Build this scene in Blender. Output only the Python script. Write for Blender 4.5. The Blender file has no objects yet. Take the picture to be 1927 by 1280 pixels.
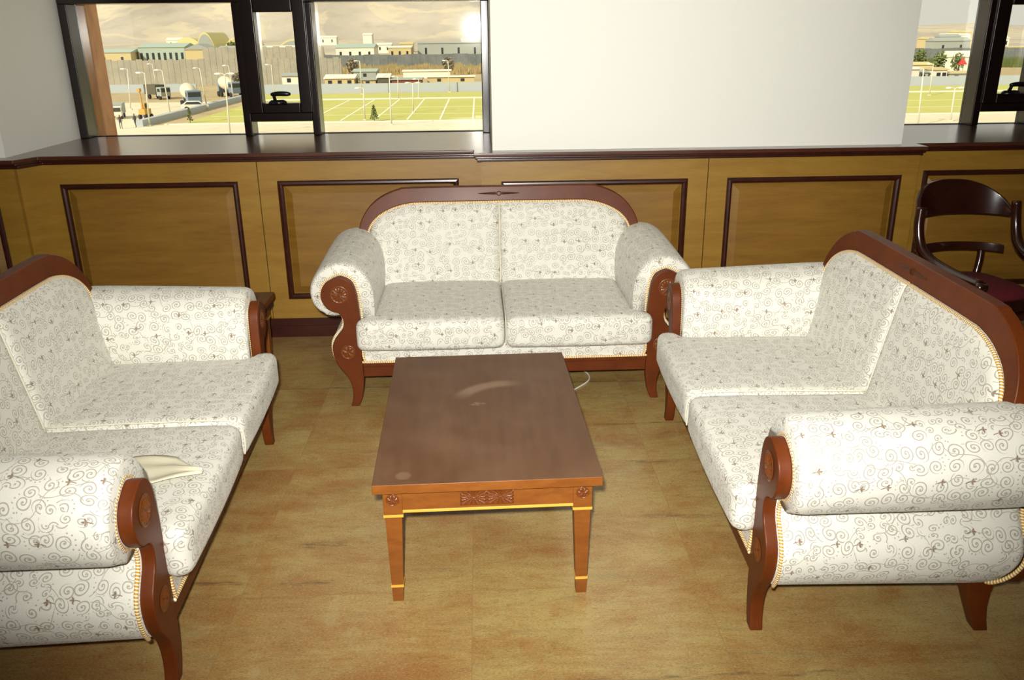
import bpy, bmesh, math, random
import numpy as np
from mathutils import Vector, Matrix

SC = bpy.context.scene
COL = SC.collection
PI = math.pi
R = math.radians
random.seed(7)

# ------------------------------------------------------------------ camera
W_PX, H_PX = 1927, 1280
F_PX = 1586.42
CAM_H, CAM_D = 1.7328, 4.9018
pit, yaw, rol = R(19.8926), R(1.9437), R(-0.6218)
_fw = Vector((math.sin(yaw)*math.cos(pit), math.cos(yaw)*math.cos(pit), -math.sin(pit)))
_r = Vector((math.cos(yaw), -math.sin(yaw), 0))
_u = _r.cross(_fw)
_r2 = _r*math.cos(rol) + _u*math.sin(rol)
_u2 = _r2.cross(_fw)
cd = bpy.data.cameras.new('camera')
cam = bpy.data.objects.new('camera', cd)
COL.objects.link(cam)
m = Matrix.Identity(4)
for i in range(3):
    m[i][0] = _r2[i]; m[i][1] = _u2[i]; m[i][2] = -_fw[i]
m[0][3], m[1][3], m[2][3] = 0, -CAM_D, CAM_H
cam.matrix_world = m
cd.sensor_fit = 'HORIZONTAL'; cd.sensor_width = 36
cd.lens = F_PX/W_PX*36
cd.clip_start = .05; cd.clip_end = 9000
SC.camera = cam

# ------------------------------------------------------------------ colour management, sky, sun, flash
SC.view_settings.view_transform = 'Standard'
SC.view_settings.look = 'None'
SC.view_settings.gamma = 1
SC.view_settings.use_curve_mapping = False
SC.view_settings.exposure = 0.0


def lin(c):
    return tuple(((v/255)/12.92 if v/255 <= .04045 else (((v/255)+.055)/1.055)**2.4) for v in c)


wd = bpy.data.worlds.new('hazy_sky'); SC.world = wd
wd.use_nodes = True
bg = wd.node_tree.nodes['Background']
bg.inputs[0].default_value = (.83, .80, .70, 1)
bg.inputs[1].default_value = 1.0


def lamp(name, kind, loc, power, color=(1, 1, 1), aim=None, **kw):
    d = bpy.data.lights.new(name, kind); d.energy = power; d.color = color
    for k, v in kw.items(): setattr(d, k, v)
    o = bpy.data.objects.new(name, d); COL.objects.link(o); o.location = loc
    if aim is not None:
        o.rotation_euler = (Vector(aim)-Vector(loc)).to_track_quat('-Z', 'Y').to_euler()
    return o


lamp('sun', 'SUN', (0, 0, 60), 5.4, (1, .95, .84), aim=(52, 50, 16), angle=R(1.0))
# the photographer's flash on the camera
lamp('camera_flash', 'SPOT', (-.04, -CAM_D-.02, CAM_H+.10), 900, (1, .985, .92), aim=(.2, 0, .92),
     spot_size=R(93), spot_blend=1.0, shadow_soft_size=.028)
# added soft fill below the ceiling, standing in for bounced light
lamp('added_bounce_fill', 'AREA', (.2, -3.4, 2.78), 14, (1, .95, .84), aim=(.2, -2.6, 0), shape='RECTANGLE', size=3.0, size_y=2.4)

# ------------------------------------------------------------------ material helpers


class N:
    """tiny expression builder over shader math nodes"""
    def __init__(s, nt, sock): s.nt = nt; s.s = sock

    @staticmethod
    def val(nt, v):
        return v.s if isinstance(v, N) else v

    def m(s, op, *a, clamp=False):
        n = s.nt.nodes.new('ShaderNodeMath'); n.operation = op; n.use_clamp = clamp
        for i, v in enumerate((s,)+a):
            if isinstance(v, N): s.nt.links.new(v.s, n.inputs[i])
            else: n.inputs[i].default_value = v
        return N(s.nt, n.outputs[0])

    def __add__(s, o): return s.m('ADD', o)
    def __sub__(s, o): return s.m('SUBTRACT', o)
    def __mul__(s, o): return s.m('MULTIPLY', o)
    def __truediv__(s, o): return s.m('DIVIDE', o)
    def lt(s, o): return s.m('LESS_THAN', o)
    def gt(s, o): return s.m('GREATER_THAN', o)

    def band(s, w, soft):      # 1 where |s| < w, soft edge
        n = s.nt.nodes.new('ShaderNodeMapRange'); n.interpolation_type = 'SMOOTHSTEP'
        s.nt.links.new(s.m('ABSOLUTE').s, n.inputs[0])
        n.inputs[1].default_value = w; n.inputs[2].default_value = w+soft
        n.inputs[3].default_value = 1; n.inputs[4].default_value = 0
        return N(s.nt, n.outputs[0])

    def remap(s, a, b, c=0, d=1):
        n = s.nt.nodes.new('ShaderNodeMapRange')
        s.nt.links.new(s.s, n.inputs[0])
        for i, v in enumerate((a, b, c, d)): n.inputs[i+1].default_value = v
        return N(s.nt, n.outputs[0])


class Mat:
    def __init__(s, name, color=(200, 200, 200), rough=.5, spec=.5, metal=0, coat=0, coat_rough=.1):
        s.m = bpy.data.materials.new(name); s.m.use_nodes = True
        s.nt = s.m.node_tree; s.b = s.nt.nodes['Principled BSDF']
        s.set('Base Color', (*lin(color), 1)); s.set('Roughness', rough)
        s.set('Specular IOR Level', spec); s.set('Metallic', metal)
        s.set('Coat Weight', coat); s.set('Coat Roughness', coat_rough)

    def set(s, k, v):
        if isinstance(v, N): s.nt.links.new(v.s, s.b.inputs[k])
        elif hasattr(v, 'is_output'): s.nt.links.new(v, s.b.inputs[k])
        else: s.b.inputs[k].default_value = v

    def node(s, t, **kw):
        n = s.nt.nodes.new(t)
        for k, v in kw.items(): setattr(n, k, v)
        return n

    def coord(s, which='Object'):
        return s.node('ShaderNodeTexCoord').outputs[which]

    def mapping(s, sock, scale=(1, 1, 1), loc=(0, 0, 0), rot=(0, 0, 0)):
        n = s.node('ShaderNodeMapping')
        s.nt.links.new(sock, n.inputs[0])
        n.inputs['Location'].default_value = loc; n.inputs['Rotation'].default_value = rot
        n.inputs['Scale'].default_value = scale
        return n.outputs[0]

    def noise(s, vec, scale=5, detail=4, rough=.5, dist=0):
        n = s.node('ShaderNodeTexNoise')
        s.nt.links.new(vec, n.inputs['Vector'])
        n.inputs['Scale'].default_value = scale; n.inputs['Detail'].default_value = detail
        n.inputs['Roughness'].default_value = rough; n.inputs['Distortion'].default_value = dist
        return N(s.nt, n.outputs[0])

    def mix(s, f, a, b):
        n = s.node('ShaderNodeMix', data_type='RGBA')
        if isinstance(f, N): s.nt.links.new(f.s, n.inputs[0])
        else: n.inputs[0].default_value = f
        for i, c in ((6, a), (7, b)):
            if hasattr(c, 'is_output'): s.nt.links.new(c, n.inputs[i])
            else: n.inputs[i].default_value = (*lin(c), 1)
        return n.outputs[2]

    def bump(s, h, strength=.3, dist=.002):
        n = s.node('ShaderNodeBump'); n.inputs['Strength'].default_value = strength
        n.inputs['Distance'].default_value = dist
        s.nt.links.new(h.s if isinstance(h, N) else h, n.inputs['Height'])
        s.nt.links.new(n.outputs[0], s.b.inputs['Normal'])

    def sep(s, sock):
        n = s.node('ShaderNodeSeparateXYZ'); s.nt.links.new(sock, n.inputs[0])
        return [N(s.nt, o) for o in n.outputs]

    def vor(s, vec, feature='F1', rnd=.8, dims='2D', scale=1):
        n = s.node('ShaderNodeTexVoronoi', voronoi_dimensions=dims, feature=feature)
        s.nt.links.new(vec, n.inputs['Vector']); n.inputs['Scale'].default_value = scale
        n.inputs['Randomness'].default_value = rnd
        return n


def wood(name, c1, c2, scale=(2, 2, 14), rough=.35, coat=.25, coat_rough=.15, spec=.5, amt=1.0):
    M = Mat(name, c1, rough, spec, coat=coat, coat_rough=coat_rough)
    v = M.mapping(M.coord(), scale)
    a = M.noise(v, 3, 6, .6, .4); b = M.noise(v, 22, 3, .6)
    f = (a*.75+b*.25).remap(.36, .64)*amt
    M.set('Base Color', M.mix(f, c1, c2))
    M.bump(b, .06, .001)
    return M.m


MW = {}
MW['sofa_wood'] = wood('polished_reddish_brown_wood', (98, 45, 10), (84, 35, 8), (3, 3, 3), .45, .05, .25, .22)
MW['table_wood'] = wood('orange_brown_table_wood', (130, 76, 28), (113, 63, 21), (4, 4, 12), .42, .08, .25, .25)
MW['dark_carving'] = Mat('dark_carved_wood', (66, 30, 12), .5, .3).m
MW['carving'] = Mat('carved_wood', (104, 54, 20), .35, .3, coat=.15).m
MW['panel_wood'] = wood('honey_panel_wood', (158, 121, 46), (140, 101, 33), (.7, .7, 5), .42, .15, .25)
MW['panel_field'] = wood('honey_panel_field_wood', (144, 105, 38), (124, 86, 27), (.6, .6, 5), .42, .15, .25)
MW['dark_wood'] = wood('dark_moulding_wood', (62, 26, 15), (46, 17, 10), (4, 4, 12), .3, .4, .12)
MW['ledge_wood'] = wood('dark_ledge_wood', (84, 46, 32), (70, 36, 25), (1.2, 8, 8), .28, .5, .16)
MW['kick_wood'] = wood('kick_board_wood', (64, 24, 12), (50, 17, 9), (2, 6, 6), .35, .3, .2)
MW['chair_wood'] = wood('dark_mahogany', (50, 17, 10), (34, 11, 7), (4, 4, 6), .22, .7, .08)
MW['gold'] = Mat('gold_inlay', (214, 160, 60), .35, .6).m
MW['frame'] = Mat('dark_bronze_aluminium', (24, 13, 10), .25, .5, metal=.1).m
MW['handle'] = Mat('black_handle', (14, 12, 12), .3).m
MW['maroon'] = Mat('maroon_upholstery', (96, 18, 30), .7).m
MW['cord_white'] = Mat('white_plastic_cable', (226, 222, 210), .5).m
MW['cream_cord'] = Mat('cream_piping', (214, 208, 188), .8).m
MW['paper'] = Mat('cream_cloth', (204, 197, 172), .85).m
MW['back_cloth'] = Mat('plain_lining', (190, 182, 165), .9).m
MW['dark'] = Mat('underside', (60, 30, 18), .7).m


def wall_paint():
    M = Mat('white_wall_paint', (240, 239, 230), .55, .3)
    n = M.noise(M.coord(), 60, 3)
    M.bump(n, .05, .001)
    return M.m


MW['paint'] = wall_paint()
MW['ceil'] = Mat('ceiling_paint', (206, 202, 190), .8).m
MW['room_paint'] = Mat('beige_wall_paint', (168, 158, 138), .8).m


def table_top_mat():
    M = Mat('brown_table_top', (88, 58, 32), .45, .25, coat=.12, coat_rough=.35)
    v = M.coord()
    a = M.noise(M.mapping(v, (10, 1.5, 1)), 3, 5)
    base = M.mix(a.remap(.35, .65), (96, 63, 38), (87, 56, 32))  # same wood as the edges, its grey sheen painted into the colour
    x, y, z = M.sep(v)
    # dusty wiped crescent smear, small round mark and a scuff: stains with a shape of their own
    dx = x-.10; dy = y-.02
    r = ((dx*dx)+(dy*dy)).m('SQRT')
    th = dy.m('ARCTAN2', dx)
    cres = (r-.20).band(.012, .030)*(th-2.05).band(.30, .55)
    n2 = M.noise(v, 14, 4)
    sp = (((x+.262)*(x+.262)+(y+.49)*(y+.49)).m('SQRT')-.0).band(.018, .012)
    sc = (((x+.02)*(x+.02)*.3+(y-.035)*(y-.035)).m('SQRT')-.0).band(.008, .012)*M.noise(v, 60, 3).remap(.42, .56)
    haze = M.noise(v, 4, 3).remap(.45, .75)*.14
    f = (cres*.45+sp*.22+sc*.6+haze).m('MINIMUM', 1.0)
    M.set('Base Color', M.mix(f, base, (164, 136, 112)))
    M.set('Roughness', (f*.2+.45))
    return M.m


MW['table_top'] = table_top_mat()


def fabric():
    """cream damask with grey-brown scrolls, little rays and tiny flowers"""
    M = Mat('cream_scroll_damask', (233, 230, 220), .62, .35)
    M.set('Sheen Weight', .15)
    uv = M.coord('UV')
    nz = M.node('ShaderNodeTexNoise', noise_dimensions='2D')
    M.nt.links.new(uv, nz.inputs['Vector']); nz.inputs['Scale'].default_value = 11; nz.inputs['Detail'].default_value = 0
    wsub = M.node('ShaderNodeVectorMath', operation='SUBTRACT'); M.nt.links.new(nz.outputs['Color'], wsub.inputs[0])
    wsub.inputs[1].default_value = (.5, .5, .5)
    wsc = M.node('ShaderNodeVectorMath', operation='SCALE'); M.nt.links.new(wsub.outputs[0], wsc.inputs[0]); wsc.inputs[3].default_value = .022
    wadd = M.node('ShaderNodeVectorMath', operation='ADD'); M.nt.links.new(uv, wadd.inputs[0]); M.nt.links.new(wsc.outputs[0], wadd.inputs[1])
    warped = wadd.outputs[0]

    def scrolls(src, cell, pitch, rmax, w, off, rnd=.7):
        k = 1/cell
        p = M.mapping(src, (k, k, k), (off, off*1.7, 0))
        vo = M.vor(p, rnd=rnd)
        sb = M.node('ShaderNodeVectorMath', operation='SUBTRACT')
        M.nt.links.new(p, sb.inputs[0]); M.nt.links.new(vo.outputs['Position'], sb.inputs[1])
        x, y, _ = M.sep(sb.outputs[0])
        cs = M.node('ShaderNodeSeparateColor'); M.nt.links.new(vo.outputs['Color'], cs.inputs[0])
        cr, cg, cb = [N(M.nt, o) for o in cs.outputs]
        sg = cr.gt(.5)*2-1
        r = ((x*x)+(y*y)).m('SQRT')
        th = (y*sg).m('ARCTAN2', x)/(2*PI)
        t = r/pitch - th + cg
        d = (t.m('FRACT')-.5)*pitch
        line = d.band(w*.5, w*.7)*r.lt(rmax)
        dot = r.band(w*1.1, w*.6)
        ra = (th+cg+1).m('FRACT')
        ray = (r-(rmax+.09)).band(.035, .02)*(th*2*PI*13).m('COSINE').gt(.62)*ra.lt(.42)*cb.gt(.45)
        return line.m('MAXIMUM', dot), ray, cb
    l1, r1, cb = scrolls(warped, .045, .23, .46, .040, 0.0, .55)
    l2, r2, _ = scrolls(warped, .034, .25, .40, .05, 7.3, .6)
    # linking vines run between the scrolls
    p = M.mapping(warped, (20, 20, 20))
    gate = M.noise(M.mapping(uv, (15, 15, 1)), 1.0, 1).gt(.47)
    ux, vx, _ = M.sep(uv)
    def strand(a, b, k, ph, per):
        t = (vx*a+ux*b+(ux*a*k-vx*b*k+ph).m('SINE')*.016)/per
        return ((t.m('FRACT')-.5)*per).band(.0006, .0009)
    vine = strand(.94, .34, 46, .6, .105).m('MAXIMUM', strand(.80, -.60, 41, 2.0, .15))*gate
    near = (M.noise(M.mapping(uv, (9, 9, 1), (3, 5, 0)), 1.0, 0)).gt(.60)
    l2 = l2*near
    l1 = l1*(N(M.nt, near.s)*-1+1)
    # flowers
    pf = M.mapping(uv, (9, 9, 9), (2.2, .4, 0))
    vf = M.vor(pf, rnd=.75)
    sb = M.node('ShaderNodeVectorMath', operation='SUBTRACT')
    M.nt.links.new(pf, sb.inputs[0]); M.nt.links.new(vf.outputs['Position'], sb.inputs[1])
    x, y, _ = M.sep(sb.outputs[0])
    r = ((x*x)+(y*y)).m('SQRT'); th = y.m('ARCTAN2', x)
    edge = ((th*5).m('COSINE')*.026+.058)
    flower = (r-edge).band(0.0, .015).m('MAXIMUM', r.lt(edge))*(th.m('ABSOLUTE').lt(2.2))
    stem = (y-(x*x*1.5)).band(.006, .012)*x.lt(0.0)*x.gt(-.16)
    flower = flower.m('MAXIMUM', stem)
    lines = l1.m('MAXIMUM', l2).m('MAXIMUM', vine).m('MAXIMUM', r1)
    weave = M.noise(M.mapping(uv, (900, 260, 1)), 1, 2)
    base = M.mix(weave.remap(.3, .7), (208, 205, 193), (222, 220, 210))
    c1 = M.mix(lines*.6, base, (120, 108, 88))
    c2 = M.mix(flower*.8, c1, (112, 84, 56))
    M.set('Base Color', c2)
    M.set('Roughness', lines*-.22+.62)
    M.bump(lines.m('MAXIMUM', flower)*.8+weave*.25, .35, .0012)
    return M.m


MW['fabric'] = fabric()


def rope():
    M = Mat('gold_and_white_twisted_cord', (214, 170, 80), .45)
    u, v, _ = M.sep(M.coord('UV'))
    s = ((v*110+u).m('FRACT')-.5)
    f = s.band(.16, .1)
    M.set('Base Color', M.mix(f, (206, 152, 52), (244, 238, 214)))
    M.bump((s.m('ABSOLUTE')*2), .8, .002)
    return M.m


MW['rope'] = rope()


def floor_mat():
    M = Mat('polished_tan_granite_tiles', (170, 138, 84), .26, .45)
    v = M.coord()
    x, y, z = M.sep(v)
    tx = ((x-.70)/.76); ty = ((y+.80)/.875)
    fx = tx.m('FLOOR'); fy = ty.m('FLOOR')
    cmb = M.node('ShaderNodeCombineXYZ'); M.nt.links.new(fx.s, cmb.inputs[0]); M.nt.links.new(fy.s, cmb.inputs[1])
    wn = M.node('ShaderNodeTexWhiteNoise', noise_dimensions='3D'); M.nt.links.new(cmb.outputs[0], wn.inputs[0])
    rnd = N(M.nt, wn.outputs['Value'])
    # every tile is cut from another part of the slab
    off = M.node('ShaderNodeVectorMath', operation='MULTIPLY_ADD')
    M.nt.links.new(wn.outputs['Color'], off.inputs[0]); off.inputs[1].default_value = (.6, .35, 0); M.nt.links.new(v, off.inputs[2])
    sv = off.outputs[0]
    n1 = M.noise(M.mapping(sv, (1.1, 2.6, 1), rot=(0, 0, .05)), 1.5, 8, .66, .5)
    n2 = M.noise(M.mapping(sv, (4, 22, 1), rot=(0, 0, .05)), 2.4, 8, .78, .3)
    n3 = M.noise(M.mapping(v, (1, 1.9, 1)), 120, 3, .75)
    n6 = M.noise(M.mapping(v, (34, 150, 1), (3, 0, 0)), 1.0, 5, .7, .2)
    n7 = M.noise(v, 7, 6, .7, .6)
    n4 = M.noise(M.mapping(sv, (1.2, 9, 1), (4, 1, 0)), 1.5, 5, .6, 1.0)
    c = M.mix(n1.remap(.42, .66), (170, 148, 92), (146, 106, 58))
    c = M.mix(n2.remap(.48, .72)*.42, c, (118, 84, 48))
    c = M.mix(n4.remap(.56, .72)*.45, c, (122, 112, 78))
    c = M.mix((rnd*.22), c, (156, 100, 56))
    c = M.mix(n3.remap(.52, .72)*.55, c, (92, 62, 36))
    c = M.mix(n3.remap(.46, .28)*.40, c, (214, 190, 136))
    n5 = M.noise(M.mapping(v, (26, 60, 1)), 1.0, 5, .75, .3)
    c = M.mix(n5.remap(.56, .70)*.45, c, (122, 76, 42))
    c = M.mix(n6.remap(.60, .68)*.6, c, (98, 72, 48))
    c = M.mix(n7.remap(.52, .66)*.30, c, (148, 84, 42))
    c = M.mix(n7.remap(.44, .34)*.25, c, (178, 166, 118))
    # dark mineral veins lying at their own places in the slabs
    wob = (M.noise(M.mapping(v, (5, 1, 1)), 1.3, 4)-.5)*.05
    yy = y+wob
    rag = M.noise(M.mapping(v, (11, 90, 1)), 1, 6, .8).remap(.44, .60)
    def vein(y0, x0, x1, w):
        return (yy-y0).band(w*.3, w*1.3)*(x-(x0+x1)/2).band((x1-x0)*.3, (x1-x0)*.22)*rag
    vv = vein(-.795, -1.4, 1.2, .010)
    for a in ((-1.31, .3, 1.3, .009), (-1.70, .55, .83, .016), (-2.47, -1.1, -.80, .010), (-2.485, -.74, -.52, .011), (-2.25, -.69, -.50, .022), (-2.13, .55, .9, .012), (-2.98, .1, 1.1, .006)):
        vv = vv.m('MAXIMUM', vein(*a))
    c = M.mix(vv*.72, c, (84, 70, 54))
    jx = ((tx+.5).m('FRACT')-.5).band(.0012, .0016); jy = ((ty+.5).m('FRACT')-.5).band(.0010, .0014)
    joint = jx.m('MAXIMUM', jy)
    c = M.mix(joint*.55, c, (142, 112, 76))
    M.set('Base Color', c)
    M.set('Roughness', n3*.10+.20)
    return M.m


MW['floor'] = floor_mat()


def glass():
    mt = bpy.data.materials.new('window_glass'); mt.use_nodes = True
    nt = mt.node_tree; nt.nodes.clear()
    out = nt.nodes.new('ShaderNodeOutputMaterial')
    tr = nt.nodes.new('ShaderNodeBsdfTransparent'); tr.inputs[0].default_value = (.95, .96, .94, 1)
    gl = nt.nodes.new('ShaderNodeBsdfGlossy'); gl.inputs['Roughness'].default_value = .012
    g2 = nt.nodes.new('ShaderNodeBsdfGlossy'); g2.inputs['Roughness'].default_value = .07   # blurred gloss added for a glow around the flash reflection
    fr = nt.nodes.new('ShaderNodeFresnel'); fr.inputs[0].default_value = 1.5
    m1 = nt.nodes.new('ShaderNodeMixShader'); m2 = nt.nodes.new('ShaderNodeMixShader')
    nt.links.new(fr.outputs[0], m1.inputs[0]); nt.links.new(tr.outputs[0], m1.inputs[1]); nt.links.new(gl.outputs[0], m1.inputs[2])
    m2.inputs[0].default_value = .004
    nt.links.new(m1.outputs[0], m2.inputs[1]); nt.links.new(g2.outputs[0], m2.inputs[2])
    nt.links.new(m2.outputs[0], out.inputs[0])
    return mt


MW['glass'] = glass()

# ------------------------------------------------------------------ mesh helpers


def box_uv(me):
    uvl = me.uv_layers.new(name='uv')
    co = me.vertices
    for p in me.polygons:
        n = p.normal
        ax = max(range(3), key=lambda i: abs(n[i]))
        a, b = [(1, 2), (0, 2), (0, 1)][ax]
        for li in p.loop_indices:
            v = co[me.loops[li].vertex_index].co
            uvl.data[li].uv = (v[a]+ax*.37, v[b]+ax*.21)


def from_bm(name, bm, mat, parent=None, smooth=False, bevel=0, seg=2, fix=True, loc=None):
    if fix: bmesh.ops.recalc_face_normals(bm, faces=bm.faces[:])
    me = bpy.data.meshes.new(name); bm.to_mesh(me); bm.free()
    if not me.uv_layers: box_uv(me)
    me.materials.append(MW[mat] if isinstance(mat, str) else mat)
    o = bpy.data.objects.new(name, me); COL.objects.link(o)
    if parent: o.parent = parent
    if loc: o.location = loc
    if smooth:
        me.polygons.foreach_set('use_smooth', [True]*len(me.polygons))
    if bevel:
        b = o.modifiers.new('bevel', 'BEVEL'); b.width = bevel; b.segments = seg; b.limit_method = 'ANGLE'; b.angle_limit = R(40)
        me.polygons.foreach_set('use_smooth', [True]*len(me.polygons))
        w = o.modifiers.new('wn', 'WEIGHTED_NORMAL'); w.keep_sharp = False
    return o


def bm_box(bm, x0, x1, y0, y1, z0, z1):
    vs = [bm.verts.new(p) for p in ((x0, y0, z0), (x1, y0, z0), (x1, y1, z0), (x0, y1, z0), (x0, y0, z1), (x1, y0, z1), (x1, y1, z1), (x0, y1, z1))]
    for f in ((0, 3, 2, 1), (4, 5, 6, 7), (0, 1, 5, 4), (1, 2, 6, 5), (2, 3, 7, 6), (3, 0, 4, 7)):
        bm.faces.new([vs[i] for i in f])
    return vs


def box(name, mat, *boxes, parent=None, bevel=0, seg=2):
    bm = bmesh.new()
    for b in boxes: bm_box(bm, *b)
    return from_bm(name, bm, mat, parent, bevel=bevel, seg=seg)


def prism(bm, pts, d0, d1, fn):
    """closed outline pts (a,b); fn(a,b,d)->xyz"""
    A = [bm.verts.new(fn(a, b, d0)) for a, b in pts]; B = [bm.verts.new(fn(a, b, d1)) for a, b in pts]
    n = len(pts)
    bm.faces.new(A); bm.faces.new(B[::-1])
    for i in range(n): bm.faces.new((A[i], B[i], B[(i+1) % n], A[(i+1) % n]))


def smooth_path(pts, n=4, closed=False):
    """Catmull-Rom"""
    P = [Vector(p) for p in pts]; L = len(P); out = []
    rng = range(L if closed else L-1)
    for i in rng:
        if closed: a, b, c, d = P[i-1], P[i], P[(i+1) % L], P[(i+2) % L]
        else: a, b, c, d = P[max(i-1, 0)], P[i], P[i+1], P[min(i+2, L-1)]
        for k in range(n):
            t = k/n
            out.append(.5*((2*b)+(c-a)*t+(2*a-5*b+4*c-d)*t*t+(3*b-a-3*c+d)*t**3))
    if not closed: out.append(P[-1])
    return out


def tube(bm, pts, rad, seg=8, closed=False, cap=True):
    uvl = bm.loops.layers.uv.verify()
    P = [Vector(p) for p in pts]; n = len(P); rings = []; L = [0]
    for i in range(1, n): L.append(L[-1]+(P[i]-P[i-1]).length)
    Ltot = L[-1]+(P[0]-P[-1]).length
    up = None
    for i in range(n):
        if closed: t = (P[(i+1) % n]-P[i-1])
        else: t = P[min(i+1, n-1)]-P[max(i-1, 0)]
        t.normalize()
        if up is None:
            up = Vector((0, 0, 1)) if abs(t.z) < .9 else Vector((0, 1, 0))
        a = (up-t*up.dot(t))
        a.normalize(); up = a
        b = t.cross(a)
        rr = rad[i] if hasattr(rad, '__len__') else rad
        rings.append([bm.verts.new(P[i]+(a*math.cos(2*PI*k/seg)+b*math.sin(2*PI*k/seg))*rr) for k in range(seg)])
    for i in range(n if closed else n-1):
        j = (i+1) % n
        for k in range(seg):
            f = bm.faces.new((rings[i][k], rings[i][(k+1) % seg], rings[j][(k+1) % seg], rings[j][k]))
            l0, l1 = L[i], (L[j] if j else Ltot)
            for lp, uvv in zip(f.loops, ((k/seg, l0), ((k+1)/seg, l0), ((k+1)/seg, l1), (k/seg, l1))): lp[uvl].uv = uvv
    if cap and not closed:
        bm.faces.new(rings[0][::-1]); bm.faces.new(rings[-1])


def tube_obj(name, pts, rad, mat, parent=None, seg=8, closed=False):
    bm = bmesh.new(); tube(bm, pts, rad, seg, closed)
    return from_bm(name, bm, mat, parent, smooth=True)


def tag(o, label, cat, group=None, kind=None):
    o['label'] = label; o['category'] = cat
    if group: o['group'] = group
    if kind: o['kind'] = kind
    return o


def struct(o):
    o['kind'] = 'structure'; return o


def empty(name, loc=(0, 0, 0), rz=0):
    o = bpy.data.objects.new(name, None); COL.objects.link(o)
    o.location = loc; o.rotation_euler = (0, 0, rz); o.empty_display_size = .1
    return o


def kids(o): return [c for c in bpy.data.objects if c.parent == o]


def copy_tree(o, parent=None):
    c = o.copy(); COL.objects.link(c)
    if parent: c.parent = parent
    for k in kids(o): copy_tree(k, c)
    return c


# ------------------------------------------------------------------ room shell
LH = 1.117            # ledge height
X0, X1, Y0, CZ = -5.0, 6.0, -8.5, 2.85
GY = 1.03             # glass plane
o = box('floor', 'floor', (X0, X1, Y0, .3, -.12, 0)); struct(o)
o = box('ceiling', 'ceil', (X0, X1, Y0, 1.3, CZ, CZ+.2)); struct(o)
o = box('wall_left', 'room_paint', (X0-.2, X0, Y0, 1.3, 0, CZ)); struct(o)
o = box('wall_right', 'room_paint', (X1, X1+.2, Y0, 1.3, 0, CZ)); struct(o)
o = box('wall_back', 'room_paint', (X0-.2, X1+.2, Y0-.2, Y0, 0, CZ)); struct(o)
PF = -.03             # pillar face
# wall with the windows: solid below the ledge, pillars, and the band over the windows
bm = bmesh.new()
bm_box(bm, X0-.2, X1+.2, 1.0, 1.3, -.12, 1.06)
bm_box(bm, X0-.2, X1+.2, .9, 1.3, 2.06, CZ+.2)
bm_box(bm, .066, 2.426, PF, 1.3, .0, CZ)
bm_box(bm, X0-.2, -2.65, PF, 1.3, 0, CZ)
bm_box(bm, 4.9, X1+.2, PF, 1.3, 0, CZ)
o = from_bm('wall_front', bm, 'paint'); struct(o)

# wainscot ------------------------------------------------------------
trim_no = [0]


def nt(name='trim'):
    trim_no[0] += 1
    return f'{name}_{trim_no[0]}'


def wainscot(x0, x1, yf, panels, ends=()):
    """honey wood frame boards with raised fields and dark mouldings; yf = face of the boards"""
    bm = bmesh.new()
    zt = LH-.03
    zb = .118
    zs = (.245, .95)
    xs = [x0]
    for a, b in panels: xs += [a, b]
    xs.append(x1)
    T = .03
    bm_box(bm, x0, x1, yf, yf+T, zb, zs[0]); bm_box(bm, x0, x1, yf, yf+T, zs[1], zt)
    for i in range(0, len(xs), 2): bm_box(bm, xs[i], xs[i+1], yf, yf+T, zs[0], zs[1])
    bm_box(bm, x0, x1, yf+T, yf+T+.012, zb, zt)
    root = from_bm(nt(), bm, 'panel_wood'); struct(root)
    for a, b in panels:
        bm = bmesh.new()
        yo = yf+T-.004; yi = yf+.004; g = .028; s = .045
        q = [[(a+d, z_, y_) for a_ in (0,)] for d, z_, y_ in ()]
        def ring(d, y): return [bm.verts.new(p) for p in ((a+d, y, zs[0]+d), (b-d, y, zs[0]+d), (b-d, y, zs[1]-d), (a+d, y, zs[1]-d))]
        r0 = ring(0, yo); r1 = ring(g, yo); r2 = ring(g+s, yi)
        for A, B in ((r0, r1), (r1, r2)):
            for i in range(4): bm.faces.new((A[i], A[(i+1) % 4], B[(i+1) % 4], B[i]))
        bm.faces.new(r2)
        from_bm('raised_panel', bm, 'panel_field', root, fix=True)
        # dark moulding, half round, mitred
        bm = bmesh.new(); w = .030
        prof = [(-.004, 0), (-.004, .008), (.004, .015), (.014, .017), (.024, .012), (.028, .004), (.028, -.01)]
        rings = []
        for d, h in prof:
            rings.append([bm.verts.new(p) for p in ((a+d, yf-h, zs[0]+d), (b-d, yf-h, zs[0]+d), (b-d, yf-h, zs[1]-d), (a+d, yf-h, zs[1]-d))])
        for A, B in zip(rings, rings[1:]):
            for i in range(4): bm.faces.new((A[i], A[(i+1) % 4], B[(i+1) % 4], B[i]))
        from_bm('moulding', bm, 'dark_wood', root)
    return root


RF, PFW = .04, -.106      # board faces in the recesses and on the pillars
w = wainscot(-2.52, -1.291, RF, [(-2.41, -1.41)])
w = wainscot(-1.286, .0, RF, [(-1.176, -.136)])
w = wainscot(.0, 1.288, PFW, [(.116, 1.172)])
w = wainscot(1.293, 2.51, PFW, [(1.407, 2.41)])
w = wainscot(2.51, 4.6, RF, [(2.62, 3.55), (3.72, 4.5)])
w = wainscot(-4.9, -2.58, PFW, [(-3.7, -2.70)])
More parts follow.
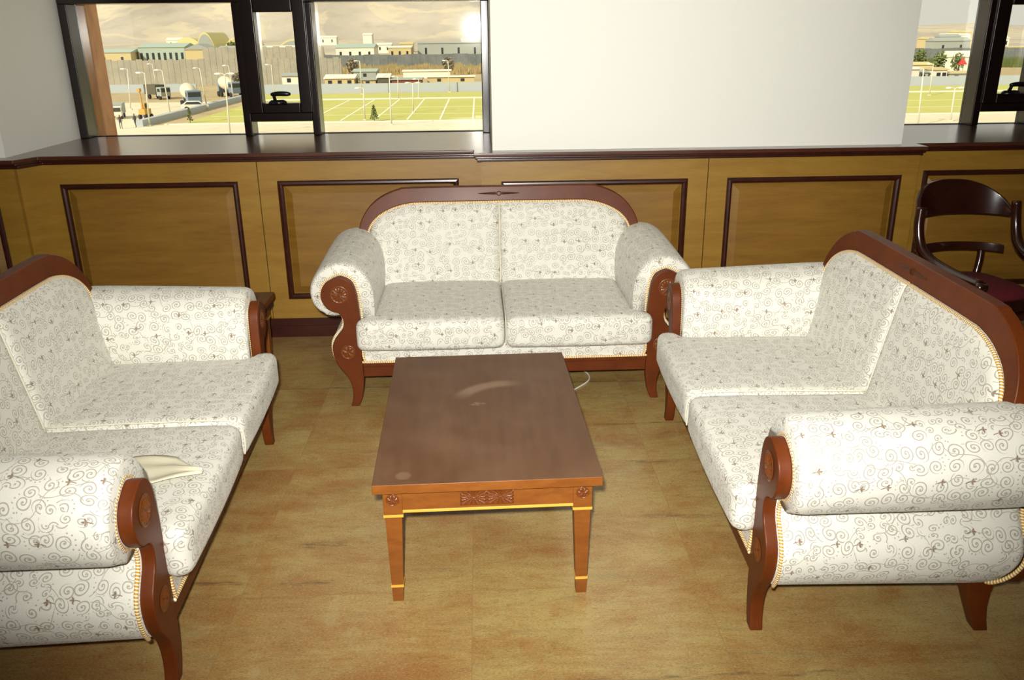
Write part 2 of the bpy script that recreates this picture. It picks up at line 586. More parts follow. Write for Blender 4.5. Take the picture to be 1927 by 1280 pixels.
# returns beside the pillars
bm = bmesh.new()
def quadwall(bm, xa, ya, xb, yb, z0, z1, t=.02):
    d = Vector((xb-xa, yb-ya, 0)).normalized(); n = Vector((-d.y, d.x, 0))*t
    prism(bm, [(xa, ya), (xb, yb), (xb+n.x, yb+n.y), (xa+n.x, ya+n.y)], z0, z1, lambda a, b, c: (a, b, c))
quadwall(bm, -2.58, PFW+.031, -2.505, RF-.001, .118, LH-.03, .02)
quadwall(bm, 2.509, PFW+.031, 2.509, RF+.02, .118, LH-.03, .02)
quadwall(bm, 0.001, RF-.001, 0.001, PFW+.031, .118, LH-.03, .02)
struct(from_bm(nt(), bm, 'panel_wood'))
# kick boards
bm = bmesh.new()
for x0, x1, y in ((-2.52, .0, RF), (0, 2.51, PFW), (2.51, 4.7, RF), (-4.9, -2.56, PFW)):
    bm_box(bm, x0, x1, y-.004, y+.05, 0, .118)
    bm_box(bm, x0, x1, y-.012, y+.05, .0, .068)
o = from_bm('baseboard_front', bm, 'kick_wood', bevel=.002); struct(o)


# ledge: top board and a stepped dark moulding under its lip
def ledge_outline(off):
    return [(-4.9, -.146+off), (-2.555+off*.7, -.146+off), (-2.492+off*.7, 0+off), (-.041+off, 0+off), (-.041+off, -.146+off), (2.53-off, -.146+off), (2.53-off, 0+off), (4.8, 0+off), (4.8, 1.06), (-4.9, 1.06)]
bm = bmesh.new()
prism(bm, ledge_outline(0), LH-.022, LH, lambda a, b, c: (a, b, c))
L = struct(from_bm(nt(), bm, 'ledge_wood', bevel=.004))
bm = bmesh.new()
prism(bm, ledge_outline(.008), LH-.034, LH-.0221, lambda a, b, c: (a, b, c))
prism(bm, ledge_outline(.018), LH-.050, LH-.0341, lambda a, b, c: (a, b, c))
from_bm('lip_moulding', bm, 'dark_wood', L, bevel=.003)

# ------------------------------------------------------------------ windows
Z_H = 1.945


def window(name, x0, x1, mull, sash):
    """x0..x1 outer frame; mull list of (a,b); sash (sx0,sx1) opening between two mullions"""
    FY0, FY1 = .90, 1.06
    bm = bmesh.new()
    bm_box(bm, x0, x1, FY0, FY1, Z_H, 2.07)                       # head
    bm_box(bm, x0, x1, GY-.015, FY1, LH, LH+.004)                 # thin bottom bead
    root = from_bm(name, bm, 'frame', bevel=.004); struct(root)
    # jambs with a glazing bead so the flash catches two edges
    for a, b in ((x0, x0+.055), (x1-.05, x1)):
        box('jamb', 'frame', (a, b, FY0, FY1, LH, Z_H), parent=root, bevel=.005)
    for a, b in mull:
        box('mullion', 'frame', (a, b, FY0, FY1, LH, Z_H), parent=root, bevel=.006, seg=3)
    s0, s1 = sash
    box('transom', 'frame', (s0, s1, FY0+.005, FY1, 1.209, 1.263), parent=root, bevel=.004)
    # opening casement
    bm = bmesh.new(); y0, y1 = .885, .985
    g0, g1 = s0+.088, s1-.068
    bm_box(bm, s0-.006, g0, y0, y1, 1.263, Z_H+.02); bm_box(bm, g1, s1+.012, y0, y1, 1.263, Z_H+.02)
    bm_box(bm, g0, g1, y0, y1, 1.263, 1.326); bm_box(bm, g0, g1, y0, y1, 1.886, Z_H+.02)
    cs = from_bm('casement', bm, 'frame', root, bevel=.007, seg=3)
    for zz in ((1.326, 1.886),): pass
    box('casement_pane', 'glass', (g0, g1, .966, .970, 1.326, 1.886), parent=cs)
    # handle: base plate, neck, lever pointing right
    cx = (g0+g1)/2-.015
    bm = bmesh.new()
    pts = [(-.062, 0), (-.058, .018), (-.044, .03), (.032, .032), (.05, .024), (.058, .008), (.06, 0)]
    prism(bm, [(cx+a, 1.318+b) for a, b in pts], y0-.03, y0, lambda a, b, c: (a, c, b))
    tube(bm, [(cx-.018, y0-.02, 1.345), (cx-.018, y0-.035, 1.366), (cx-.02, y0-.045, 1.388)], [.012, .011, .013], 8)
    tube(bm, smooth_path([(cx-.036, y0-.048, 1.385), (cx+.01, y0-.05, 1.390), (cx+.06, y0-.05, 1.389), (cx+.092, y0-.048, 1.387)], 3), [.008, .013, .0145, .015, .0155, .0155, .015, .014, .011, .006], 10)
    from_bm('handle', bm, 'handle', cs, smooth=True)
    # panes
    edges = sorted([x0+.055, x1-.05]+[v for ab in mull for v in ab])
    for a, b in zip(edges[::2], edges[1::2]):
        if abs(a-s0) < .02:
            box('glass_pane', 'glass', (a, b, GY, GY+.005, LH+.004, 1.209), parent=root)
        else:
            box('glass_pane', 'glass', (a, b, GY, GY+.005, LH+.004, Z_H), parent=root)
    return root


window('window_1', -2.645, .066, [(-1.563, -1.513), (-1.112, -1.062)], (-1.513, -1.112))
window('window_2', 2.426, 4.9, [(3.352, 3.402), (3.753, 3.803)], (3.402, 3.753))

# stone-clad column outside, standing left behind the glass
def stone_mat():
    M = Mat('tan_stone_cladding', (196, 142, 86), .8)
    v = M.coord(); n = M.noise(M.mapping(v, (3, 3, 1.2)), 2.5, 5, .6, .5)
    M.set('Base Color', M.mix(n.remap(.35, .65), (206, 150, 90), (168, 110, 64)))
    return M.m
MW['stone'] = stone_mat()
o = box('facade_column', 'stone', (-2.95, -2.565, 1.12, 1.30, -9.3, 4.0)); tag(o, 'tan stone column of the building outside, at the left edge of the window', 'column')

# ------------------------------------------------------------------ sofas
FRAME = [(.748, .655), (.777, .666), (.80, .662), (.824, .651), (.85, .635), (.866, .612), (.875, .584), (.873, .555), (.863, .53), (.845, .508), (.825, .496), (.803, .489), (.787, .476), (.778, .452), (.778, .425), (.788, .40), (.808, .375), (.828, .348), (.838, .32), (.839, .29), (.833, .255), (.820, .222), (.798, .188), (.777, .158), (.765, .125), (.759, .095), (.758, .06), (.762, .03), (.772, 0), (.730, 0), (.716, .035), (.706, .08), (.698, .155), (.700, .235), (.699, .29), (.698, .40), (.699, .48), (.705, .56), (.712, .605), (.722, .63), (.733, .645)]
ROLL = [(.640, .36), (.632, .44), (.628, .50), (.631, .57), (.645, .63), (.672, .678), (.715, .710), (.765, .724), (.815, .719), (.862, .700), (.900, .665), (.926, .620), (.935, .572), (.926, .525), (.902, .490), (.868, .470), (.830, .464), (.795, .466), (.770, .47), (.70, .45)]
LOWER = [(.72, .475), (.792, .468), (.786, .452), (.789, .425), (.800, .400), (.822, .372), (.840, .345), (.850, .318), (.851, .288), (.845, .255), (.832, .225), (.812, .200), (.79, .188), (.70, .186)]
ARCH_IN = [(.702, .60), (.716, .70), (.710, .745), (.690, .783), (.655, .818), (.607, .846), (.555, .866), (.495, .879), (.42, .884), (.0, .886)]
ARCH_OUT = [(.762, .60), (.768, .70), (.764, .748), (.745, .805), (.710, .858), (.664, .900), (.607, .932), (.545, .953), (.47, .962), (.0, .963)]


def yb(z): return .712+(z-.95)*.2        # front plane of the inclined back frame


def loft(bm, rings, closed=True, vlen=True):
    """rings: list of lists of xyz; UV = (length along, arc length around)"""
    uvl = bm.loops.layers.uv.verify()
    V = [[bm.verts.new(p) for p in r] for r in rings]
    n = len(rings[0]); mid = [Vector(p) for p in rings[len(rings)//2]]
    arc = [0]
    for i in range(n): arc.append(arc[-1]+(mid[(i+1) % n]-mid[i]).length)
    u = [0]
    for a, b in zip(rings, rings[1:]): u.append(u[-1]+(Vector(b[n//2])-Vector(a[n//2])).length)
    for i in range(len(V)-1):
        for k in range(n if closed else n-1):
            q = (k+1) % n
            f = bm.faces.new((V[i][k], V[i][q], V[i+1][q], V[i+1][k]))
            for lp, t in zip(f.loops, ((u[i], arc[k]), (u[i], arc[k+1]), (u[i+1], arc[k+1]), (u[i+1], arc[k]))): lp[uvl].uv = t
    return V


def cap_uv(bm, vs, a, b):
    uvl = bm.loops.layers.uv.verify()
    f = bm.faces.new(vs)
    for lp in f.loops: lp[uvl].uv = (lp.vert.co[a]+.5, lp.vert.co[b]+.3)
    return f


def rosette(name, parent, x, y, z, rad, petals, mat, ring=True):
    """carved medallion facing -y, height field"""
    bm = bmesh.new(); nr, na = 14, 96
    c = bm.verts.new((x, y-.004, z)); rings = []
    for i in range(1, nr+1):
        rr = i/nr; row = []
        for k in range(na):
            t = 2*PI*k/na
            h = 0
            if rr < .84:
                pe = abs(math.cos(t*petals/2))**.6
                h = .0045*pe*math.sin(PI*min(1, rr/.84))**.7 + (.003 if rr < .14 else 0) - .001
            elif rr < .97: h = .0028*math.sin(PI*(rr-.84)/.13)
            row.append(bm.verts.new((x+rad*rr*math.cos(t), y-.0008-h, z+rad*rr*math.sin(t))))
        rings.append(row)
    for k in range(na): bm.faces.new((c, rings[0][k], rings[0][(k+1) % na]))
    for A, B in zip(rings, rings[1:]):
        for k in range(na): bm.faces.new((A[k], B[k], B[(k+1) % na], A[(k+1) % na]))
    return from_bm(name, bm, mat, parent, smooth=True)


def cushion(name, parent, w0, w1, y0, y1, z0, z1, rad, crown, wf, xoff):
    """rounded block; wf(y)-> outer half-width factor so the front can widen past the arm"""
    bm = bmesh.new(); uvl = bm.loops.layers.uv.verify()
    nx, ny, nz = 22, 24, 8
    cx, cy, cz = (w0+w1)/2, (y0+y1)/2, (z0+z1)/2; hx, hy, hz = (w1-w0)/2, (y1-y0)/2, (z1-z0)/2

    def warp(p):
        x, y, z = p
        q = Vector((max(-hx+rad, min(hx-rad, x)), max(-hy+rad, min(hy-rad, y)), max(-hz+rad, min(hz-rad, z))))
        d = Vector(p)-q
        if d.length > 1e-9: d = d.normalized()*rad
        v = q+d
        s, t = v.x/hx, v.y/hy
        if v.z > 0: v.z += crown*(1-s**4)*(1-t**4)*(v.z/hz)
        v.y -= .008*(1-s*s)*max(0, -t)**3
        X, Y, Z = v.x+cx, v.y+cy, v.z+cz
        f = wf(Y)
        X = w0+(X-w0)*f if w0 >= 0 else w1+(X-w1)*f
        return (X+xoff, Y, Z)
    cache = {}

    def vert(i, j, k):
        if (i, j, k) not in cache:
            def sp(i, n, h):
                t = -1+2*i/n
                return h*(math.copysign(abs(t)**.75, t) if t else 0)
            cache[(i, j, k)] = bm.verts.new(warp((sp(i, nx, hx), sp(j, ny, hy), sp(k, nz, hz))))
        return cache[(i, j, k)]
    def quad(a, uvf):
        f = bm.faces.new([vert(*p) for p in a])
        for lp in f.loops: lp[uvl].uv = uvf(lp.vert.co)
    for i in range(nx):
        for j in range(ny):
            for k in (0, nz): quad(((i, j, k), (i+1, j, k), (i+1, j+1, k), (i, j+1, k)), lambda c: (c.x+.11, c.y))
    for i in range(nx):
        for k in range(nz):
            quad(((i, 0, k), (i+1, 0, k), (i+1, 0, k+1), (i, 0, k+1)), lambda c: (c.x+.11, c.z-z1+y0))
            quad(((i, ny, k), (i+1, ny, k), (i+1, ny, k+1), (i, ny, k+1)), lambda c: (c.x, c.z))
    for j in range(ny):
        for k in range(nz):
            for i in (0, nx): quad(((i, j, k), (i, j+1, k), (i, j+1, k+1), (i, j, k+1)), lambda c: (c.y, c.z))
    return from_bm(name, bm, 'fabric', parent, smooth=True)


def arch_top(x, pts):
    x = abs(x)
    P = sorted((a, b) for a, b in pts if b >= .69)
    P = [(a, b) for a, b in P]
    if x >= P[-1][0]: return P[-1][1]
    for (a, b), (c, d) in zip(P, P[1:]):
        if a <= x <= c: return b+(d-b)*(x-a)/max(1e-6, c-a)
    return P[0][1]


def make_sofa():
    root = empty('sofa')
    LIFT = lambda y: .045*y           # the arm rolls rise a little towards the back
    for s in (-1, 1):
        # wooden front frame of the arm, running down into the front leg
        pts = [(a, b) for a, b in [tuple(v)[:2] for v in smooth_path([(a, b, 0) for a, b in FRAME[:29]], 3)]]
        pts += [FRAME[29]] + [tuple(v)[:2] for v in smooth_path([(a, b, 0) for a, b in FRAME[30:]], 3)]
        bm = bmesh.new(); prism(bm, pts, 0, .040, lambda a, b, c: (s*a, c, b))
        fr = from_bm('arm_frame', bm, 'sofa_wood', root, bevel=.005, seg=3)
        rosette('rosette', fr, s*.787, 0, .580, .044, 12, 'carving')
        rosette('rosette', fr, s*.765, 0, .288, .036, 6, 'carving')
        # upholstered roll
        prof = [tuple(v)[:2] for v in smooth_path([(a, b, 0) for a, b in ROLL], 3)]
        ccx, ccz = .785, .585
        ys = [(.040, .90), (.043, .935), (.050, .968), (.062, .99), (.08, 1.0), (.2, 1.0), (.35, 1.005), (.5, 1.005), (.62, 1.0), (.69, .99), (.715, .96), (.73, .90)]
        bm = bmesh.new(); rings = []
        for y, k in ys:
            rings.append([(s*(ccx+(a-ccx)*(k if a > .65 else 1)), y, ccz+(b-ccz)*(k if b > .47 else 1)+LIFT(y)*(1 if b > .5 else .6)) for a, b in prof])
        V = loft(bm, rings)
        cap_uv(bm, V[0][::-1], 0, 2); cap_uv(bm, V[-1], 0, 2)
        from_bm('arm_roll', bm, 'fabric', root, smooth=True)
        # upholstered lower side, S-shaped below the roll
        prof = [tuple(v)[:2] for v in smooth_path([(a, b, 0) for a, b in LOWER], 3)]
        def yend(z): return .742 if z > .33 else .742-.075*((.33-z)/.145)**2
        bm = bmesh.new(); rings = []
        for t in (0, .02, .1, .25, .4, .55, .7, .85, .97, 1):
            rings.append([(s*(a-(.006 if t in (0, 1) else 0)), .036+(yend(b)-.036)*t, b+.6*LIFT(.7*t)*max(0, min(1, (b-.3)/.15))) for a, b in prof])
        V = loft(bm, rings)
        cap_uv(bm, V[0][::-1], 0, 2); cap_uv(bm, V[-1], 0, 2)
        sp = from_bm('side_panel', bm, 'fabric', root, smooth=True)
        # twisted cord behind the wooden frame and at the rear end of the side
        P2 = smooth_path([(a, b, 0) for a, b in FRAME], 3, closed=True)
        outl = []
        i0 = None
        n = len(P2)
        for i in range(n):
            p = P2[i]; t = (P2[(i+1) % n]-P2[i-1]).normalized(); nn = Vector((-t.y, t.x))
            q = Vector((p.x, p.y))+Vector((nn.x, nn.y))*.006
            outl.append((q.x, q.y))
        # keep the part above the rail on the inside and above the belly end outside
        keep = []
        k0 = min(range(n), key=lambda i: abs(P2[i].y-.24)+(10 if P2[i].x > .72 else 0))
        k1 = min(range(n), key=lambda i: abs(P2[i].y-.190)+(10 if P2[i].x < .75 else 0))
        i = k0
        while True:
            keep.append(outl[i % n]); 
            if i % n == k1: break
            i += 1
        tube_obj('piping', [(s*a, .044, b) for a, b in keep], .0065, 'rope', fr)
        zz = [.435-.005*k for k in range(50)]
        lowp = sorted([(b, a) for a, b in [tuple(v)[:2] for v in smooth_path([(a, b, 0) for a, b in LOWER[2:13]], 4)]])
        def ux(z):
            for (b0, a0), (b1, a1) in zip(lowp, lowp[1:]):
                if b0 <= z <= b1: return a0+(a1-a0)*(z-b0)/max(1e-6, b1-b0)
            return lowp[0][1]
        tube_obj('piping', [(s*(ux(z)+.003), yend(z)+.002, z) for z in zz], .0065, 'rope', sp)
        # rear leg, raked backwards
        bm = bmesh.new()
        sec = [(.19, .630, .708, .715, .795), (.14, .636, .706, .725, .79), (.09, .650, .708, .735, .785), (.04, .668, .716, .738, .783), (0, .684, .726, .738, .782)]
        VV = [[bm.verts.new((s*x, y, z)) for x, y in ((xa, ya), (xb, ya), (xb, yb_), (xa, yb_))] for z, ya, yb_, xa, xb in sec]
        for A, B in zip(VV, VV[1:]):
            for k in range(4): bm.faces.new((A[k], A[(k+1) % 4], B[(k+1) % 4], B[k]))
        bm.faces.new(VV[0]); bm.faces.new(VV[-1])
        from_bm('rear_leg', bm, 'sofa_wood', root, bevel=.003)
        # rear side post of the back frame behind the arm
        bm = bmesh.new()
        po = [(.70, .19), (.80, .19), (.845, .25), (.852, .31), (.82, .38), (.79, .45), (.80, .60), (.768, .70), (.716, .70), (.70, .60)]
        prism(bm, po, .745, .778, lambda a, b, c: (s*a, c+(b-.95)*.2*(1 if b > .45 else 0)*.15, b))
        from_bm('rear_frame', bm, 'sofa_wood', root, bevel=.004)
    # front rail with a stepped moulding
    box('front_rail', 'sofa_wood', (-.70, .70, .012, .042, .152, .222), (-.70, .70, .006, .04, .205, .229), parent=root, bevel=.004)
    box('rear_rail', 'sofa_wood', (-.72, .72, .70, .735, .16, .23), parent=root, bevel=.003)
    # upholstered seat base under the cushions
    bm = bmesh.new(); bm_box(bm, -.699, .699, .006, .70, .205, .325)
    sb = from_bm('seat_base', bm, 'fabric', root, bevel=.02, seg=3)
    tube_obj('piping', smooth_path([(-.694, .003, .31), (-.693, .0, .262), (-.680, -.001, .238), (-.64, -.001, .234), (0, -.001, .233), (.64, -.001, .234), (.680, -.001, .238), (.693, .0, .262), (.694, .003, .31)], 16), .0058, 'rope', sb)
    # seat cushions
    def wf(y):
        t = max(0, min(1, (y+.005)/.05)); t = t*t*(3-2*t)
        return 1+.118*(1-t)
    for s in (-1, 1):
        a, b = (-.640, -.002) if s < 0 else (.002, .640)
        c = cushion('seat_cushion', root, a, b, -.066, .675, .305, .462, .038, .012, wf, 0)
        if s > 0:
            tube_obj('piping', smooth_path([(.004, .62, .466), (.003, .3, .469), (.002, .02, .466), (.002, -.035, .456), (.002, -.062, .43), (.002, -.068, .38), (.002, -.062, .33)], 5), .003, 'cream_cord', c)
    # back cushions under the arch
    for s in (-1, 1):
        bm = bmesh.new(); uvl = bm.loops.layers.uv.verify(); nx, nz = 30, 26; G = []
        for i in range(nx+1):
            fx = i/nx
            x = .704*fx; top = arch_top(x, ARCH_IN)+.002; col = []
            for j in range(nz+1):
                t = j/nz; t2 = 1-(1-t)**1.3
                z = .43+(top-.43)*t2
                ex = min(1, (1-fx)*.704/.06); em = min(1, fx*.704/.035); et = min(1, (top-z)/.05)
                sf = lambda q: math.sqrt(max(0, 1-(1-q)**2))
                bul = .034*sf(ex)*sf(et)*(.55+.45*sf(em)) + .010*math.sin(PI*t2)*math.sin(PI*fx)
                col.append(bm.verts.new((s*x, yb(z)+.012-bul, z)))
            G.append(col)
        for i in range(nx):
            for j in range(nz):
                f = bm.faces.new((G[i][j], G[i+1][j], G[i+1][j+1], G[i][j+1]))
                for lp in f.loops: lp[uvl].uv = (lp.vert.co.x+.03, lp.vert.co.z*1.02)
        # close the cushion with a flat back
        rim = [G[i][0] for i in range(nx+1)]+[G[nx][j] for j in range(1, nz+1)]+[G[i][nz] for i in range(nx-1, -1, -1)]+[G[0][j] for j in range(nz-1, 0, -1)]
        bk = [bm.verts.new((v.co.x, yb(v.co.z)+.03, v.co.z)) for v in rim]
        for k in range(len(rim)):
            q = (k+1) % len(rim); f = bm.faces.new((rim[k], rim[q], bk[q], bk[k]))
            for lp in f.loops: lp[uvl].uv = (lp.vert.co.x, lp.vert.co.z)
        cap_uv(bm, bk, 0, 2)
        c = from_bm('back_cushion', bm, 'fabric', root, smooth=True)
        if s > 0:
            tube_obj('piping', smooth_path([(.0, yb(z)-.010, z) for z in (.45, .6, .75, .86)]+[(0, yb(.885)+.004, .885)], 4), .0045, 'cream_cord', c)
    # arched crest rail
    full_o = [tuple(v)[:2] for v in smooth_path([(a, b, 0) for a, b in ARCH_OUT], 4)]
    full_i = [tuple(v)[:2] for v in smooth_path([(a, b, 0) for a, b in ARCH_IN], 4)]
    loop = [(-a, b) for a, b in full_o]+[(a, b) for a, b in full_o[::-1][1:]]+[(a, b) for a, b in full_i]+[(-a, b) for a, b in full_i[::-1][1:]]
    # quads between inner and outer arch give clean shading
    bm = bmesh.new(); T = .045
    O = [(-a, b) for a, b in full_o]+[(a, b) for a, b in full_o[::-1][1:]]; I = [(-a, b) for a, b in full_i]+[(a, b) for a, b in full_i[::-1][1:]]
    def vy(p, d): return bm.verts.new((p[0], yb(p[1])+d, p[1]))
    rows = [[vy(p, 0) for p in I], [vy(p, 0) for p in O], [vy(p, T) for p in O], [vy(p, T) for p in I]]
    for q in range(4):
        A, B = rows[q], rows[(q+1) % 4]
        for k in range(len(A)-1): bm.faces.new((A[k], A[k+1], B[k+1], B[k]))
    bm.faces.new([r[0] for r in rows]); bm.faces.new([r[-1] for r in rows][::-1])
    cr = from_bm('crest_rail', bm, 'sofa_wood', root, bevel=.005, seg=3)
    # small spindle shaped carving in the middle of the crest
    bm = bmesh.new(); zc = .925
    for sg in (-1, 1):
        n = 14
        top = []; bot = []; rid = []
        for k in range(n+1):
            t = k/n; x = sg*(.014+.10*t); hgt = .0085*(1-t)**.8+.0006
            top.append(bm.verts.new((x, yb(zc)-.0006, zc+hgt))); bot.append(bm.verts.new((x, yb(zc)-.0006, zc-hgt))); rid.append(bm.verts.new((x, yb(zc)-.004, zc)))
        for k in range(n):
            bm.faces.new((top[k], top[k+1], rid[k+1], rid[k])); bm.faces.new((rid[k], rid[k+1], bot[k+1], bot[k]))
    tube(bm, [(.011*math.cos(t*PI/8), yb(zc)-.003, zc+.011*math.sin(t*PI/8)) for t in range(16)], .0025, 6, closed=True)
    from_bm('crest_carving', bm, 'dark_carving', cr)
    tube_obj('piping', [(a, yb(b)-.004, b) for a, b in [(x*1.0, z-.004) for x, z in I]], .0062, 'rope', cr)
    # closed back of the sofa
    bm = bmesh.new(); prism(bm, [(-.74, .20), (.74, .20), (.74, .72)]+[(a, b) for a, b in full_o if b > .76 and a > 0][:0]+[(.70, .80), (.6, .88), (.5, .91), (-.5, .91), (-.6, .88), (-.70, .80), (-.74, .72)], .032, .05, lambda a, b, c: (a, yb(b)+c+(.1*max(0, .6-b)), b))
    from_bm('back_panel', bm, 'fabric', root)
    return root


sofa = make_sofa()
G1 = 'scroll-patterned sofas around the coffee table'
sofa.location = (.0981, -1.0291, 0); sofa.rotation_euler = (0, 0, R(.47))
tag(sofa, 'cream scroll-patterned sofa facing the camera, behind the coffee table', 'sofa', G1)
s2 = copy_tree(sofa); s2.location = (-.9308, -2.1699, 0); s2.rotation_euler = (0, 0, R(92.7085))
tag(s2, 'cream scroll-patterned sofa left of the coffee table, with a cloth on its seat', 'sofa', G1)
s3 = copy_tree(sofa); s3.location = (.8210, -2.0234, 0); s3.rotation_euler = (0, 0, R(-92.0))
tag(s3, 'cream scroll-patterned sofa right of the coffee table, its back towards the armchair', 'sofa', G1)

# cloth lying on the left sofa's seat
bm = bmesh.new(); nx, ny = 18, 12; G = []
cor = [(-1.095, -2.475), (-.975, -2.485), (-.872, -2.585), (-.975, -2.655), (-1.10, -2.64)]
for i in range(nx+1):
    row = []
    for j in range(ny+1):
        s, t = i/nx, j/ny
        xa = -1.12+(.25)*s
        yt = -2.475-.012*s if s < .55 else -2.4816-.10*(s-.55)/.45
        ybm = -2.65+.0*s if s < .5 else -2.65+.062*((s-.5)/.5)
        y = yt+(ybm-yt)*t
        z = .490+.004*math.sin(7*s+3*t)+.003*math.sin(13*t+4*s)+(.006 if .3 < t < .5 else 0)*s
        row.append(bm.verts.new((xa, y, z)))
    G.append(row)
for i in range(nx):
    for j in range(ny): bm.faces.new((G[i][j], G[i+1][j], G[i+1][j+1], G[i][j+1]))
o = from_bm('cloth', bm, 'paper', smooth=True)
sm = o.modifiers.new('thick', 'SOLIDIFY'); sm.thickness = .002
tag(o, 'plain cream folded cloth lying on the seat of the left sofa', 'cloth')


# ------------------------------------------------------------------ tables
def make_table(name, W, D, H, carved=True):
    root = empty(name)
    TH = .032
    x1, y1 = W/2, D/2
    tt = box('tabletop', 'table_top', (-x1, x1, -y1, y1, H-TH, H), parent=root, bevel=.002)
    tt.data.materials.append(MW['table_wood'])
    for p in tt.data.polygons:
        if abs(p.normal.z) < .5: p.material_index = 1
    ix, iy = x1-.028, y1-.028
    LW = .060
    # aprons with gold strip
    for sy in (-1, 1):
        yy = sy*iy
        a, b = (yy+.004, yy+.022) if sy < 0 else (yy-.022, yy-.004)
        ap = box('apron', 'table_wood', (-ix+LW, ix-LW, a, b, H-.108, H-TH), parent=root)
        a2, b2 = (yy+.001, yy+.02) if sy < 0 else (yy-.02, yy-.001)
        box('gold_strip', 'gold', (-ix+LW-.001, ix-LW+.001, a2, b2, H-.116, H-.107), parent=ap, bevel=.001)
        if carved and sy < 0:
            # carved block: two square star fields side by side
            bm = bmesh.new(); x0, w, z0, z1 = -.088, .168, H-.098, H-TH-.006
            nx, nz = 84, 32; GG = []
            for i in range(nx+1):
                r = []
                for j in range(nz+1):
                    u = i/nx*2; v = j/nz
                    cu = u % 1.0 if i < nx else 1.0
                    du, dv = (cu-.5), (v-.5)
                    ang = math.atan2(dv, du); rr = max(abs(du), abs(dv))*2
                    hgt = .007*abs(math.cos(ang*8))**.7*(rr**.6)*(1-.85*max(0, (rr-.85)/.15)) if rr > .02 else .002
                    # quarter fans rising towards the corners
                    r.append(bm.verts.new((x0+w*i/nx, -iy+.002-hgt, z0+(z1-z0)*v)))
                GG.append(r)
            for i in range(nx):
                for j in range(nz): bm.faces.new((GG[i][j], GG[i+1][j], GG[i+1][j+1], GG[i][j+1]))
            cb = from_bm('carved_panel', bm, 'carving', ap)
            for xx in (x0-.007, x0+w+.002):
                box('carving_border', 'table_wood', (xx, xx+.005, -iy+.000, -iy+.01, H-.104, H-TH), parent=cb)
    for sx in (-1, 1):
        xx = sx*ix
        a, b = (xx+.004, xx+.022) if sx < 0 else (xx-.022, xx-.004)
        ap = box('apron', 'table_wood', (a, b, -iy+LW, iy-LW, H-.108, H-TH), parent=root)
        a2, b2 = (xx+.001, xx+.02) if sx < 0 else (xx-.02, xx-.001)
        box('gold_strip', 'gold', (a2, b2, -iy+LW, iy-LW, H-.116, H-.107), parent=ap)
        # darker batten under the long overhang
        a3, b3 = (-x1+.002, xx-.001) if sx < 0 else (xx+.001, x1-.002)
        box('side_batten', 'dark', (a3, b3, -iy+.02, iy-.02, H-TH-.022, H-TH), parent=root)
    for sx in (-1, 1):
        for sy in (-1, 1):
            bm = bmesh.new()
            # square block, then a shaft tapering mostly on the inner faces
            def sect(z, o_, i_):
                return [bm.verts.new((sx*(ix-p), sy*(iy-q), z)) for p, q in ((o_, o_), (i_, o_), (i_, i_), (o_, i_))]
            S = [sect(H-TH, 0, LW), sect(H-.122, 0, LW), sect(H-.123, .003, LW-.003), sect(0, .010, .044)]
            for A, B in zip(S, S[1:]):
                for k in range(4): bm.faces.new((A[k], A[(k+1) % 4], B[(k+1) % 4], B[k]))
            bm.faces.new(S[0]); bm.faces.new(S[-1])
            lg = from_bm('leg', bm, 'table_wood', root, bevel=.0015)
            for z0, z1 in ((H-.130, H-.121), (.055, .064)):
                t = 1-((z0+z1)/2)/(H-.123)
                oo = .003+.007*max(0, t)-.0018; ii = LW-.003-(.013)*max(0, t)+.0018
                if z1 > H-.125: oo, ii = -.001, LW+.001
                bm = bmesh.new()
                xs = sorted((sx*(ix-oo), sx*(ix-ii))); ysr = sorted((sy*(iy-oo), sy*(iy-ii)))
                bm_box(bm, xs[0], xs[1], ysr[0], ysr[1], z0, z1)
                from_bm('gold_band', bm, 'gold', lg)
            if carved and sy < 0:
                rosette('rosette', lg, sx*(ix-LW/2), -iy, H-TH-.036, .021, 6, 'carving')
    return root


ct = make_table('coffee_table', .7096, 1.0907, .45)
ct.location = (-.0136, -2.0784, 0); ct.rotation_euler = (0, 0, R(1.36))
tag(ct, 'low brown wooden coffee table with carved front and gold stripes, between the three sofas', 'coffee table')
st = make_table('side_table', .50, .50, .45, False)
st.location = (-1.375, -.765, 0)
tag(st, 'small dark wooden side table in the corner behind the left sofa', 'side table')

# white cable on the floor under the middle sofa
cb = tube_obj('cable', smooth_path([(.40, -.30, .004), (.46, -.50, .004), (.525, -.62, .004), (.553, -.70, .004), (.545, -.78, .004), (.49, -.86, .004), (.42, -.93, .004), (.3, -.98, .004)], 5), .0042, 'cord_white')
tag(cb, 'thin white cable curling over the floor beneath the middle sofa', 'cable')


